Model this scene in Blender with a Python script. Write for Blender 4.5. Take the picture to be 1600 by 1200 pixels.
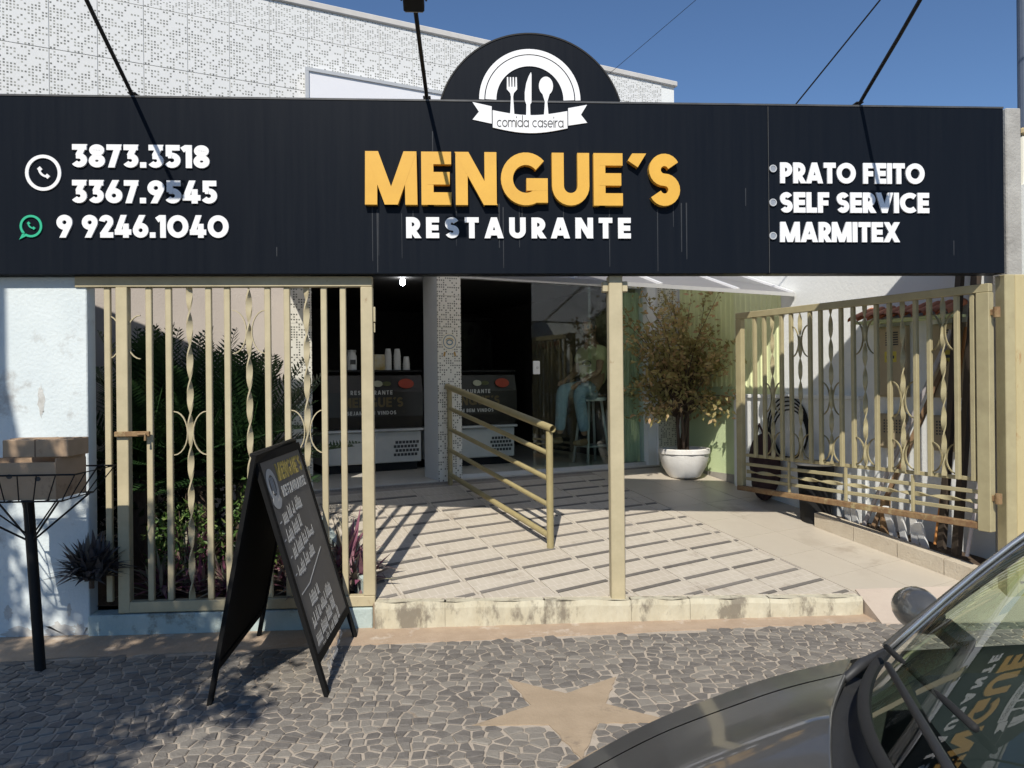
import bpy, bmesh, math, random
from mathutils import Vector, Matrix
random.seed(7)
R=math.radians; PI=math.pi
sc=bpy.context.scene
for o in list(bpy.data.objects): bpy.data.objects.remove(o)
COL=sc.collection
# ---------------------------------------------------------------- camera
cam=bpy.data.cameras.new('camera'); co=bpy.data.objects.new('camera',cam); COL.objects.link(co)
cam.sensor_width=36; cam.lens=27.0; cam.clip_start=.02; cam.clip_end=2000
yaw=R(3.57)
fw=Vector((math.sin(yaw),math.cos(yaw),0)); rt=Vector((math.cos(yaw),-math.sin(yaw),0)); up=Vector((0,0,1))
u2=(up+.01*rt).normalized(); r2=(rt-.01*up).normalized()
M=Matrix((r2,u2,-fw)).transposed().to_4x4(); M.translation=(0,0,1.6); co.matrix_world=M
sc.camera=co
# ---------------------------------------------------------------- sky, sun, exposure
SUN_DIR=Vector((.212,1,-1.02)).normalized()
w=bpy.data.worlds.new('World'); sc.world=w; w.use_nodes=True
nt=w.node_tree; bg=nt.nodes['Background']
sky=nt.nodes.new('ShaderNodeTexSky'); sky.sky_type='NISHITA'; sky.sun_disc=False
sky.sun_elevation=math.asin(-SUN_DIR.z); sky.sun_rotation=math.atan2(-SUN_DIR.x,-SUN_DIR.y)
sky.air_density=1.0; sky.dust_density=0.0; sky.ozone_density=7.0; sky.altitude=600
nt.links.new(sky.outputs[0],bg.inputs[0]); bg.inputs[1].default_value=.108
sl=bpy.data.lights.new('sun','SUN'); sl.energy=4.9; sl.angle=R(.53); sl.color=(1,.945,.85)
so=bpy.data.objects.new('sun',sl); COL.objects.link(so); so.rotation_euler=SUN_DIR.to_track_quat('-Z','Y').to_euler()
so.location=(-2,-8,10)
vs=sc.view_settings; vs.view_transform='Standard'; vs.look='None'; vs.exposure=0.0; vs.gamma=1
try: vs.use_curve_mapping=False
except Exception: pass
sc.render.engine='CYCLES'
sc.cycles.transparent_max_bounces=16
sc.cycles.max_bounces=8
# ---------------------------------------------------------------- materials
MATS={}
def mat(name,c1,c2=None,rough=.7,scale=8,metal=0,bump=0,bscale=60,c3=None,s3=1.5,t3=.62,spec=.5,coat=0,detail=6,stretch=(1,1,1),c4=None,w4=.15,island=0):
    """principled + noise between c1 and c2, optional stains c3, optional leaf/piece random tint c4"""
    if name in MATS: return MATS[name]
    m=bpy.data.materials.new(name); m.use_nodes=True; N=m.node_tree.nodes; L=m.node_tree.links
    b=N['Principled BSDF']; b.inputs['Roughness'].default_value=rough; b.inputs['Metallic'].default_value=metal
    b.inputs['Specular IOR Level'].default_value=spec; b.inputs['Coat Weight'].default_value=coat
    b.inputs['Coat Roughness'].default_value=.06
    tc=N.new('ShaderNodeTexCoord'); mp=N.new('ShaderNodeMapping'); mp.inputs['Scale'].default_value=stretch
    L.new(tc.outputs['Object'],mp.inputs[0])
    col=None
    if c2 is None: c2=tuple(x*.8 for x in c1)
    n=N.new('ShaderNodeTexNoise'); n.inputs['Scale'].default_value=scale; n.inputs['Detail'].default_value=detail; n.inputs['Roughness'].default_value=.62
    L.new(mp.outputs[0],n.inputs['Vector'])
    r=N.new('ShaderNodeMapRange'); r.inputs[1].default_value=.3; r.inputs[2].default_value=.7; L.new(n.outputs[0],r.inputs[0])
    mx=N.new('ShaderNodeMix'); mx.data_type='RGBA'; mx.inputs[6].default_value=(*c1,1); mx.inputs[7].default_value=(*c2,1)
    L.new(r.outputs[0],mx.inputs[0]); col=mx.outputs[2]
    if c3:
        n3=N.new('ShaderNodeTexNoise'); n3.inputs['Scale'].default_value=s3; n3.inputs['Detail'].default_value=8; n3.inputs['Roughness'].default_value=.7
        L.new(mp.outputs[0],n3.inputs['Vector'])
        r3=N.new('ShaderNodeMapRange'); r3.inputs[1].default_value=t3; r3.inputs[2].default_value=t3+.1; L.new(n3.outputs[0],r3.inputs[0])
        m3=N.new('ShaderNodeMix'); m3.data_type='RGBA'; m3.inputs[7].default_value=(*c3,1)
        L.new(r3.outputs[0],m3.inputs[0]); L.new(col,m3.inputs[6]); col=m3.outputs[2]
    if c4:
        if island:
            g=N.new('ShaderNodeNewGeometry'); rnd=g.outputs['Random Per Island']
        else:
            g=N.new('ShaderNodeObjectInfo'); rnd=g.outputs['Random']
        r4=N.new('ShaderNodeMapRange'); r4.inputs[1].default_value=0; r4.inputs[2].default_value=1; r4.inputs[3].default_value=0; r4.inputs[4].default_value=1
        L.new(rnd,r4.inputs[0])
        m4=N.new('ShaderNodeMix'); m4.data_type='RGBA'; m4.inputs[7].default_value=(*c4,1)
        pw=N.new('ShaderNodeMath'); pw.operation='POWER'; L.new(r4.outputs[0],pw.inputs[0]); pw.inputs[1].default_value=w4
        L.new(pw.outputs[0],m4.inputs[0]); L.new(col,m4.inputs[6]); col=m4.outputs[2]
    L.new(col,b.inputs['Base Color'])
    if bump:
        nb=N.new('ShaderNodeTexNoise'); nb.inputs['Scale'].default_value=bscale; nb.inputs['Detail'].default_value=8
        L.new(mp.outputs[0],nb.inputs['Vector'])
        bp=N.new('ShaderNodeBump'); bp.inputs['Strength'].default_value=bump; bp.inputs['Distance'].default_value=.01
        L.new(nb.outputs[0],bp.inputs['Height']); L.new(bp.outputs[0],b.inputs['Normal'])
    # a little roughness variation
    rr=N.new('ShaderNodeMapRange'); rr.inputs[3].default_value=max(.02,rough-.08); rr.inputs[4].default_value=min(1,rough+.1)
    L.new(n.outputs[0],rr.inputs[0]); L.new(rr.outputs[0],b.inputs['Roughness'])
    MATS[name]=m; return m
def glass(name,tint,refl=1.5,rough=0,base=0.0,two=True):
    m=bpy.data.materials.new(name); m.use_nodes=True; N=m.node_tree.nodes; L=m.node_tree.links
    for x in list(N):
        if x.type!='OUTPUT_MATERIAL': N.remove(x)
    out=[x for x in N if x.type=='OUTPUT_MATERIAL'][0]
    tr=N.new('ShaderNodeBsdfTransparent'); tr.inputs[0].default_value=(*tint,1)
    gl=N.new('ShaderNodeBsdfGlossy'); gl.inputs['Roughness'].default_value=rough
    lw_=N.new('ShaderNodeLayerWeight'); lw_.inputs[0].default_value=.5
    p5=N.new('ShaderNodeMath'); p5.operation='POWER'; p5.inputs[1].default_value=5; L.new(lw_.outputs['Facing'],p5.inputs[0])
    ad=N.new('ShaderNodeMath'); ad.operation='MULTIPLY_ADD'; ad.inputs[1].default_value=.92; ad.inputs[2].default_value=.043+base; ad.use_clamp=True; L.new(p5.outputs[0],ad.inputs[0])
    mx=N.new('ShaderNodeMixShader'); L.new(ad.outputs[0],mx.inputs[0]); L.new(tr.outputs[0],mx.inputs[1]); L.new(gl.outputs[0],mx.inputs[2])
    L.new(mx.outputs[0],out.inputs[0]); return m
def leafmat(name,c1,c2,c4=None,w4=3.0,trans=.25,rough=.5):
    m=bpy.data.materials.new(name); m.use_nodes=True; N=m.node_tree.nodes; L=m.node_tree.links
    b=N['Principled BSDF']; b.inputs['Roughness'].default_value=rough; b.inputs['Specular IOR Level'].default_value=.35
    g=N.new('ShaderNodeNewGeometry'); mx=N.new('ShaderNodeMix'); mx.data_type='RGBA'
    mx.inputs[6].default_value=(*c1,1); mx.inputs[7].default_value=(*c2,1); L.new(g.outputs['Random Per Island'],mx.inputs[0]); col=mx.outputs[2]
    if c4:
        fr=N.new('ShaderNodeMath'); fr.operation='MULTIPLY'; fr.inputs[1].default_value=17.3; L.new(g.outputs['Random Per Island'],fr.inputs[0])
        f2=N.new('ShaderNodeMath'); f2.operation='FRACT'; L.new(fr.outputs[0],f2.inputs[0])
        pw=N.new('ShaderNodeMath'); pw.operation='POWER'; pw.inputs[1].default_value=w4; L.new(f2.outputs[0],pw.inputs[0])
        m4=N.new('ShaderNodeMix'); m4.data_type='RGBA'; m4.inputs[7].default_value=(*c4,1); L.new(pw.outputs[0],m4.inputs[0]); L.new(col,m4.inputs[6]); col=m4.outputs[2]
    L.new(col,b.inputs['Base Color'])
    out=[x for x in N if x.type=='OUTPUT_MATERIAL'][0]
    tl=N.new('ShaderNodeBsdfTranslucent'); L.new(col,tl.inputs[0]); ms=N.new('ShaderNodeMixShader'); ms.inputs[0].default_value=trans
    L.new(b.outputs[0],ms.inputs[1]); L.new(tl.outputs[0],ms.inputs[2]); L.new(ms.outputs[0],out.inputs[0]); return m
def mosaic(name,axis,p=.0235,dark=(.1,.1,.085),white=(.74,.74,.72),thr=.56):
    """white pressed tile printed with scattered small dark squares; axis: the two object axes of the face"""
    m=bpy.data.materials.new(name); m.use_nodes=True; N=m.node_tree.nodes; L=m.node_tree.links; b=N['Principled BSDF']
    tc=N.new('ShaderNodeTexCoord'); oi=N.new('ShaderNodeObjectInfo')
    sv=N.new('ShaderNodeVectorMath'); sv.operation='SCALE'; sv.inputs['Scale'].default_value=1/p; L.new(tc.outputs['Object'],sv.inputs[0])
    sep=N.new('ShaderNodeSeparateXYZ'); L.new(sv.outputs[0],sep.inputs[0])
    cmb=N.new('ShaderNodeCombineXYZ'); L.new(sep.outputs[axis[0]],cmb.inputs[0]); L.new(sep.outputs[axis[1]],cmb.inputs[1])
    fl=N.new('ShaderNodeVectorMath'); fl.operation='FLOOR'; L.new(cmb.outputs[0],fl.inputs[0])
    fr=N.new('ShaderNodeVectorMath'); fr.operation='FRACTION'; L.new(cmb.outputs[0],fr.inputs[0])
    wn=N.new('ShaderNodeTexWhiteNoise'); wn.noise_dimensions='3D'; L.new(fl.outputs[0],wn.inputs[0])
    th=N.new('ShaderNodeMath'); th.operation='GREATER_THAN'; th.inputs[1].default_value=thr; L.new(wn.outputs[0],th.inputs[0])
    sf=N.new('ShaderNodeSeparateXYZ'); L.new(fr.outputs[0],sf.inputs[0])
    prod=th.outputs[0]
    for k in (0,1):
        a=N.new('ShaderNodeMath'); a.operation='GREATER_THAN'; a.inputs[1].default_value=.2; L.new(sf.outputs[k],a.inputs[0])
        c=N.new('ShaderNodeMath'); c.operation='LESS_THAN'; c.inputs[1].default_value=.78; L.new(sf.outputs[k],c.inputs[0])
        for q in (a,c):
            mu=N.new('ShaderNodeMath'); mu.operation='MULTIPLY'; L.new(prod,mu.inputs[0]); L.new(q.outputs[0],mu.inputs[1]); prod=mu.outputs[0]
    # small grey ticks joining neighbours
    w2=N.new('ShaderNodeTexWhiteNoise'); w2.noise_dimensions='3D'
    of=N.new('ShaderNodeVectorMath'); of.operation='ADD'; of.inputs[1].default_value=(31.3,7.7,3.1); L.new(fl.outputs[0],of.inputs[0]); L.new(of.outputs[0],w2.inputs[0])
    nz=N.new('ShaderNodeTexNoise'); nz.inputs['Scale'].default_value=3; L.new(tc.outputs['Object'],nz.inputs['Vector'])
    wm=N.new('ShaderNodeMix'); wm.data_type='RGBA'; wm.inputs[6].default_value=(*white,1); wm.inputs[7].default_value=tuple(x*.86 for x in white)+(1,); L.new(nz.outputs[0],wm.inputs[0])
    dk=N.new('ShaderNodeMix'); dk.data_type='RGBA'; dk.inputs[6].default_value=(*dark,1); dk.inputs[7].default_value=tuple(min(1,x*3) for x in dark)+(1,); L.new(w2.outputs[0],dk.inputs[0])
    mx=N.new('ShaderNodeMix'); mx.data_type='RGBA'; L.new(prod,mx.inputs[0]); L.new(wm.outputs[2],mx.inputs[6]); L.new(dk.outputs[2],mx.inputs[7])
    L.new(mx.outputs[2],b.inputs['Base Color']); b.inputs['Roughness'].default_value=.35
    return m
def emit(name,c,s):
    m=bpy.data.materials.new(name); m.use_nodes=True; b=m.node_tree.nodes['Principled BSDF']; b.inputs['Emission Color'].default_value=(*c,1); b.inputs['Emission Strength'].default_value=s; return m
CREAM=mat('cream_paint',(.53,.455,.29),(.42,.36,.225),rough=.55,scale=6,c3=(.24,.13,.06),s3=9,t3=.66,bump=.05)
KHAKI=mat('khaki_paint',(.44,.385,.22),(.34,.29,.165),rough=.52,scale=6,c3=(.2,.09,.035),s3=8,t3=.69,bump=.05)
BRONZE=mat('bronze_khaki_paint',(.37,.31,.155),(.31,.255,.125),rough=.4,scale=14,c3=(.2,.12,.05),s3=9,t3=.66)
RUST=mat('rusty_paint',(.30,.20,.095),(.18,.09,.04),rough=.8,scale=20,c3=(.42,.35,.18),s3=6,t3=.55,bump=.3)
BLACKP=mat('black_panel',(.0062,.0085,.0135),(.008,.0105,.0155),rough=.4,scale=3,spec=.08,c3=(.0095,.012,.0165),s3=4,t3=.6,stretch=(9,1,.35))
BLACK=mat('black_metal',(.010,.010,.011),(.015,.015,.015),rough=.55,spec=.25)
BACKB=mat('matt_black_board',(.008,.008,.008),(.012,.012,.012),rough=.85,spec=.12)
WHITE=mat('white_acrylic',(.86,.86,.86),(.8,.8,.8),rough=.4)
YELLOW=mat('yellow_acrylic',(.76,.425,.055),(.68,.37,.045),rough=.45,scale=5)
GREEN=mat('green_acrylic',(.02,.45,.25),(.02,.4,.22),rough=.5)
INK=mat('dark_ink',(.06,.06,.06),rough=.6)
STUCCO=mat('bluish_white_stucco',(.69,.745,.745),(.60,.66,.67),rough=.9,scale=2.2,c3=(.42,.42,.40),s3=2.3,t3=.60,bump=.35,bscale=45)
STUCCOLOW=mat('teal_stained_stucco',(.47,.55,.52),(.38,.45,.43),rough=.9,scale=4,c3=(.24,.25,.21),s3=4.5,t3=.55,bump=.5,bscale=45)
WHITEWALL=mat('white_wall_paint',(.80,.81,.79),(.75,.77,.76),rough=.9,scale=2,c3=(.6,.6,.56),s3=1.7,t3=.7,bump=.25,bscale=40)
GREENWALL=mat('green_wall_paint',(.58,.68,.40),(.53,.63,.36),rough=.85,scale=3,bump=.15)
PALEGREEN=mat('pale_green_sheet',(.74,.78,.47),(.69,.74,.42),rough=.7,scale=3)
BEIGEWALL=mat('pinkish_beige_wall',(.53,.475,.425),(.47,.42,.38),rough=.9,scale=2,bump=.2)
CONC=mat('grey_concrete',(.42,.41,.38),(.30,.29,.27),rough=.9,scale=6,c3=(.16,.15,.14),s3=5,t3=.62,bump=.5)
MORTAR=mat('pale_mortar',(.48,.415,.34),(.38,.325,.26),rough=.95,scale=9,c3=(.27,.22,.17),s3=2.5,t3=.55,bump=.5,bscale=120)
STONE=mat('dark_cobble',(.118,.106,.094),(.172,.157,.141),rough=.75,scale=16,c3=(.22,.2,.18),s3=20,t3=.66,bump=.5,bscale=90,c4=(.26,.235,.2),w4=1.7)
STONEJ=mat('dark_cobble_far',(.118,.106,.094),(.172,.157,.141),rough=.75,scale=16,c3=(.22,.2,.18),s3=20,t3=.66,bump=.5,bscale=90,c4=(.26,.235,.2),w4=1.7,island=1)
SAND=mat('sandy_screed',(.46,.35,.25),(.38,.28,.195),rough=.95,scale=7,c3=(.55,.47,.38),s3=4,t3=.56,bump=.5,bscale=70)
STARM=mat('beige_star_screed',(.42,.325,.225),(.34,.26,.175),rough=.95,scale=5,c3=(.27,.21,.15),s3=6,t3=.58,bump=.35,bscale=80)
KERB=mat('stained_kerb',(.60,.56,.43),(.48,.43,.31),rough=.9,scale=9,c3=(.24,.21,.16),s3=6,t3=.49,bump=.6,bscale=40,stretch=(1,1,.5))
ASPH=mat('asphalt',(.05,.05,.05),(.065,.063,.06),rough=.9,scale=30,bump=.6,bscale=200)
GROUND=mat('bare_ground',(.22,.18,.13),(.16,.13,.1),rough=1,scale=1)
GROUT=mat('floor_grout',(.34,.3,.26),(.28,.25,.21),rough=.95,scale=20)
BAR=mat('dark_tile_strip',(.115,.103,.09),(.16,.145,.126),rough=.6,scale=20,c4=(.21,.19,.166),w4=1.5)
SOIL=mat('soil',(.10,.065,.04),(.06,.04,.025),rough=1,scale=20,bump=.8)
ALU=mat('aluminium',(.62,.62,.60),(.55,.55,.54),rough=.4,metal=.3)
SHEET=leafmat('grey_awning_sheet',(.66,.66,.68),(.69,.69,.71),trans=.80,rough=.7)
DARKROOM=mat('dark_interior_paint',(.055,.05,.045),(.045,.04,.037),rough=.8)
INFLOOR=mat('interior_floor_tile',(.60,.57,.50),(.55,.52,.46),rough=.35,scale=6)
CARD=mat('cardboard',(.47,.33,.215),(.41,.285,.18),rough=.85,scale=10,c3=(.25,.16,.1),s3=6,t3=.6)
WOOD=mat('weathered_wood',(.27,.17,.09),(.18,.11,.06),rough=.8,scale=10,stretch=(6,6,.8),bump=.3)
TERRA=mat('terracotta',(.52,.2,.1),(.42,.15,.075),rough=.85,scale=15,c3=(.2,.1,.07),s3=8,t3=.6)
METERB=mat('beige_meter_box',(.42,.34,.22),(.37,.30,.19),rough=.6,scale=5)
POTW=mat('white_pot',(.80,.78,.74),(.70,.67,.62),rough=.6,scale=7,c3=(.5,.44,.36),s3=5,t3=.66,bump=.25)
BARK=mat('bark',(.07,.045,.03),(.12,.085,.06),rough=.9,scale=25,stretch=(3,3,.6),bump=.8)
PLASTW=mat('white_plastic',(.8,.8,.78),(.76,.76,.74),rough=.45)
CHALKB=mat('chalkboard',(.105,.098,.088),(.135,.127,.115),rough=.75,scale=2.5,c3=(.16,.152,.14),s3=2.2,t3=.6)
CHALK=mat('chalk',(.6,.6,.58),(.4,.4,.39),rough=.95,scale=40)
DRYYEL=mat('faded_yellow',(.34,.27,.07),(.28,.22,.06),rough=.8)
# ---------------------------------------------------------------- mesh helpers
class MB:
    def __init__(s): s.v=[]; s.f=[]
    def add(s,v,f):
        n=len(s.v); s.v+= [tuple(p) for p in v]; s.f+=[tuple(i+n for i in q) for q in f]; return s
    def box(s,x0,x1,y0,y1,z0,z1,m=None):
        v=[(x,y,z) for z in (z0,z1) for y in (y0,y1) for x in (x0,x1)]
        if m: v=[m@Vector(p) for p in v]
        return s.add(v,[(0,2,3,1),(4,5,7,6),(0,1,5,4),(2,6,7,3),(0,4,6,2),(1,3,7,5)])
    def bbox(s,x0,x1,y0,y1,z0,z1,b=.004,m=None):
        """box with chamfered edges"""
        bm=bmesh.new(); r=bmesh.ops.create_cube(bm,size=1)
        for q in bm.verts: q.co=Vector(((x0+x1)/2+q.co.x*(x1-x0),(y0+y1)/2+q.co.y*(y1-y0),(z0+z1)/2+q.co.z*(z1-z0)))
        b=min(b,.3*min(abs(x1-x0),abs(y1-y0),abs(z1-z0)))
        bmesh.ops.bevel(bm,geom=list(bm.edges),offset=b,segments=1,affect='EDGES',profile=.5)
        bm.verts.ensure_lookup_table(); bm.verts.index_update()
        v=[q.co.copy() for q in bm.verts]; f=[[q.index for q in fa.verts] for fa in bm.faces]; bm.free()
        if m: v=[m@p for p in v]
        return s.add(v,f)
    def bar(s,a,b,w,d,upv=(0,0,1)):
        """rectangular bar between two points"""
        a=Vector(a); b=Vector(b); t=(b-a).normalized(); x=t.cross(Vector(upv))
        if x.length<1e-4: x=t.cross(Vector((0,1,0)))
        x.normalize(); y=x.cross(t).normalized(); c=[(-w/2,-d/2),(w/2,-d/2),(w/2,d/2),(-w/2,d/2)]
        v=[p+x*i+y*j for p in (a,b) for i,j in c]
        return s.add(v,[(3,2,1,0),(4,5,6,7),(0,1,5,4),(1,2,6,5),(2,3,7,6),(3,0,4,7)])
    def tube(s,pts,r,n=8,caps=True):
        pts=[Vector(p) for p in pts]; rs=r if isinstance(r,(list,tuple)) else [r]*len(pts)
        prev=None; rings=[]
        for i,p in enumerate(pts):
            t=(pts[min(i+1,len(pts)-1)]-pts[max(i-1,0)]).normalized()
            if prev is None:
                x=t.cross(Vector((0,0,1)))
                if x.length<.05: x=t.cross(Vector((1,0,0)))
            else: x=prev-t*prev.dot(t)
            x.normalize(); prev=x; y=t.cross(x)
            rings.append([p+(x*math.cos(2*PI*k/n)+y*math.sin(2*PI*k/n))*rs[i] for k in range(n)])
        v=[q for rg in rings for q in rg]; f=[]
        for i in range(len(pts)-1):
            for k in range(n):
                f.append((i*n+k,i*n+(k+1)%n,(i+1)*n+(k+1)%n,(i+1)*n+k))
        if caps: f.append(tuple(range(n-1,-1,-1))); f.append(tuple((len(pts)-1)*n+k for k in range(n)))
        return s.add(v,f)
    def prism(s,poly,fr,d0,d1,back=True):
        """2d polygon (ccw) in frame fr=(o,ux,uy,un) extruded along un from d0 to d1 (d1 front)"""
        o,ux,uy,un=fr; n=len(poly)
        A=sum(poly[i][0]*poly[(i+1)%n][1]-poly[(i+1)%n][0]*poly[i][1] for i in range(n))
        if A<0: poly=poly[::-1]
        v=[o+ux*a+uy*b+un*d for d in (d0,d1) for a,b in poly]
        f=[tuple(n+i for i in range(n))]+[(i,(i+1)%n,n+(i+1)%n,n+i) for i in range(n)]
        if back: f.append(tuple(range(n-1,-1,-1)))
        return s.add(v,f)
    def lathe(s,prof,c=(0,0,0),n=24,sq=None):
        v=[];f=[]; c=Vector(c)
        for r,z in prof:
            for k in range(n):
                a=2*PI*k/n; rr=r*(sq(a) if sq else 1); v.append(c+Vector((rr*math.cos(a),rr*math.sin(a),z)))
        for i in range(len(prof)-1):
            for k in range(n): f.append((i*n+k,i*n+(k+1)%n,(i+1)*n+(k+1)%n,(i+1)*n+k))
        return s.add(v,f)
    def grid(s,fn,nu,nv,flip=False):
        v=[fn(i/nu,j/nv) for j in range(nv+1) for i in range(nu+1)]; f=[]
        for j in range(nv):
            for i in range(nu):
                a=j*(nu+1)+i; q=(a,a+1,a+nu+2,a+nu+1); f.append(q[::-1] if flip else q)
        return s.add(v,f)
    def build(s,name,m,parent=None,smooth=False,angle=None):
        me=bpy.data.meshes.new(name); me.from_pydata(s.v,[],s.f); me.update()
        if smooth: 
            for p in me.polygons: p.use_smooth=True
            if angle:
                try: me.set_sharp_from_angle(angle=R(angle))
                except Exception: pass
        o=bpy.data.objects.new(name,me); COL.objects.link(o)
        if m: me.materials.append(m)
        if parent: o.parent=parent
        return o
def share(name,me,parent,loc=(0,0,0),rz=0,scale=None,rot=None):
    o=bpy.data.objects.new(name,me); COL.objects.link(o); o.parent=parent; o.location=loc
    o.rotation_euler=rot if rot else (0,0,rz)
    if scale: o.scale=scale
    return o
def thing(name,label,cat,loc=(0,0,0),rz=0,group=None):
    o=bpy.data.objects.new(name,None); COL.objects.link(o); o.location=loc; o.rotation_euler=(0,0,rz); o.empty_display_size=.1
    return tag(o,label,cat,group)
def tag(o,label,cat,group=None):
    o['label']=label; o['category']=cat
    if group: o['group']=group
    return o
def struct(o): o['kind']='structure'; return o
def stuff(o): o['kind']='stuff'; return o
V=Vector
def clip(poly,nx,ny,c):
    """keep nx*x+ny*y>=c"""
    out=[]; n=len(poly)
    for i in range(n):
        p=poly[i]; q=poly[(i+1)%n]; a=nx*p[0]+ny*p[1]-c; b=nx*q[0]+ny*q[1]-c
        if a>=0: out.append(p)
        if a*b<0: k=a/(a-b); out.append((p[0]+(q[0]-p[0])*k,p[1]+(q[1]-p[1])*k))
    return out
# ---------------------------------------------------------------- lettering (drawn stroke by stroke)
def arc(cx,cy,rx,ry,a0,a1,n=14): return [(cx+rx*math.cos(R(a0+(a1-a0)*i/n)),cy+ry*math.sin(R(a0+(a1-a0)*i/n))) for i in range(n+1)]
def glyph(c,w):
    h=w/2; L=[]; S=lambda *p: L.append(list(p)); W=.7
    def bowl(x1,y0,y1,x0=0):
        r=(y1-y0)/2; return [(x0,y1)]+arc(x1-r,(y0+y1)/2,r,r,90,-90,10)+[(x0,y0)]
    if c=='E': W=.58; S((h,0),(h,1)); S((h,1-h),(W,1-h)); S((h,.5),(W*.95,.5)); S((h,h),(W,h))
    elif c=='F': W=.56; S((h,0),(h,1)); S((h,1-h),(W,1-h)); S((h,.48),(W*.92,.48))
    elif c=='L': W=.52; S((h,0),(h,1)); S((h,h),(W,h))
    elif c=='T': W=.62; S((W/2,0),(W/2,1)); S((0,1-h),(W,1-h))
    elif c=='I': W=w; S((h,0),(h,1))
    elif c=='M': W=1.0; S((h*.95,0),(h*1.05,1)); S((W-h*.95,0),(W-h*1.05,1)); S((h*1.1,1),(W/2,0)); S((W-h*1.1,1),(W/2,0))
    elif c=='N': W=.8; S((h,0),(h,1)); S((W-h,0),(W-h,1)); S((h,1),(W-h,0))
    elif c=='A': W=.84; S((h*.95,0),(W/2,1.0)); S((W-h*.95,0),(W/2,1.0)); S((W*.25,.26),(W*.75,.26))
    elif c=='V': W=.84; S((h*.95,1),(W/2,0)); S((W-h*.95,1),(W/2,0))
    elif c=='X': W=.8; S((h,0),(W-h,1)); S((h,1),(W-h,0))
    elif c=='U': W=.74; r=W/2-h; L.append([(h,1)]+arc(W/2,r+h,r,r,180,360)+[(W-h,1)])
    elif c=='O': W=.98; L.append(arc(W/2,.5,W/2-h,.5-h,0,360,36))
    elif c=='C': W=.84; L.append(arc(.5,.5,.5-h,.5-h,48,312,26))
    elif c=='G': W=.92; L.append(arc(.49,.5,.49-h,.5-h,42,318,26)+[(W-h,.12+h)]); S((W-h,0.05),(W-h,.5)); S((.5,.5-h*.9),(W,.5-h*.9))
    elif c=='S':
        W=.62; r=(.5-h)/2; rx=W/2-h
        L.append(arc(W/2,.5+r,rx,r,25,270,16)+arc(W/2,.5-r,rx,r,90,-155,16)[1:])
    elif c in 'PRB':
        W=.62; S((h,0),(h,1)); y=.38 if c!='B' else .5
        L.append(bowl(W-h,y+h*.4,1-h,h))
        if c=='R': S((W*.42,y+h*.3),(W-h*.75,0))
        if c=='B': L.append(bowl(W-h,h,y+h*.2,h))
    elif c=='D': W=.76; S((h,0),(h,1)); L.append([(h,1-h),(.3,1-h)]+arc(.3,.5,W-.3-h,.5-h,90,-90,14)+[(h,h)])
    elif c=='J': W=.5; r=W/2-h; L.append([(W-h,1)]+arc(W/2,r+h,r,r,0,-160))
    elif c=='1': W=.38; S((W-h,0),(W-h,1)); S((0,.78),(W-h*.8,.97))
    elif c=='0': W=.9; L.append(arc(W/2,.5,W/2-h,.5-h,0,360,32))
    elif c=='2': W=.6; r=W/2-h; L.append(arc(W/2,1-h-r,r,r,175,-35,14)+[(h*1.1,h)]); S((h*.4,h),(W,h))
    elif c=='3': W=.6; r=.31-h; S((.03,1-h),(W-.02,1-h)); S((W-h,.99),(W*.45,.5)); L.append([(W*.3,.62-h)]+arc(W-h-r,.31,r,r,90,-150,14))
    elif c=='4': W=.7; S((W*.72-h*.3,0),(W*.72-h*.3,.62)); S((0,.2+h*.4),(W,.2+h*.4)); S((h,.25),(W*.55,1))
    elif c=='5': W=.6; r=.33-h; S((.1,1-h),(W-.03,1-h)); S((h+.03,1),(h+.03,.5)); L.append([(h,.66-h)]+[(W-h-r,.66-h)]+arc(W-h-r,.33,r,r,90,-150,14))
    elif c in '69':
        W=.66; r=W/2-h; a=arc(W/2,r+h,r,r,0,360,26); b=[(h+.02,r+h+.1),(W*.62,1.0)]
        if c=='9': a=[(W-x,1-y) for x,y in a]; b=[(W-x,1-y) for x,y in b]
        L.append(a); L.append(b)
    elif c=='7': W=.56; S((0,1-h),(W,1-h)); S((W-h*.8,1),(W*.32,0))
    elif c=='8': W=.62; L.append(arc(W/2,.29,W/2-h,.29-h,0,360,24)); L.append(arc(W/2,.77-h*.2,W/2-h*1.2,.25-h,0,360,24))
    elif c=='.': W=w*1.0; L.append([(W/2,0),(W/2,w*1.0)])
    elif c=='\u00b4': W=.36; S((.12,.80),(.25,1.0))
    elif c==' ': W=.28
    elif c=='o': W=.62; L.append(arc(.31,.3,.31-h,.3-h,0,360,22))
    elif c=='c': W=.54; L.append(arc(.31,.3,.31-h,.3-h,50,310,18))
    elif c in 'ad': W=.62; L.append(arc(.31,.3,.31-h,.3-h,0,360,22)); S((W-h,0),(W-h,.6 if c=='a' else 1))
    elif c=='e': W=.62; L.append([(h,.3),(W-h,.3)]+arc(.31,.3,.31-h,.3-h,0,315,20))
    elif c=='i': W=w; S((h,0),(h,.6)); S((h,.78),(h,.9))
    elif c=='m': W=.86; S((h,0),(h,.6)); L.append(arc(.245,.4,.2-h*.2,.2-h,180,0)+[(.43,0)]); L.append(arc(.635,.4,.2-h*.2,.2-h,180,0)+[(W-h,0)])
    elif c=='r': W=.32; S((h,0),(h,.6)); L.append(arc(.28,.32,.28-h,.28-h,180,80,8))
    elif c=='s': W=.4; r=(.3-h)/2; L.append(arc(W/2,.3+r,W/2-h,r,30,270,12)+arc(W/2,.3-r,W/2-h,r,90,-150,12)[1:])
    return W,L
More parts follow.
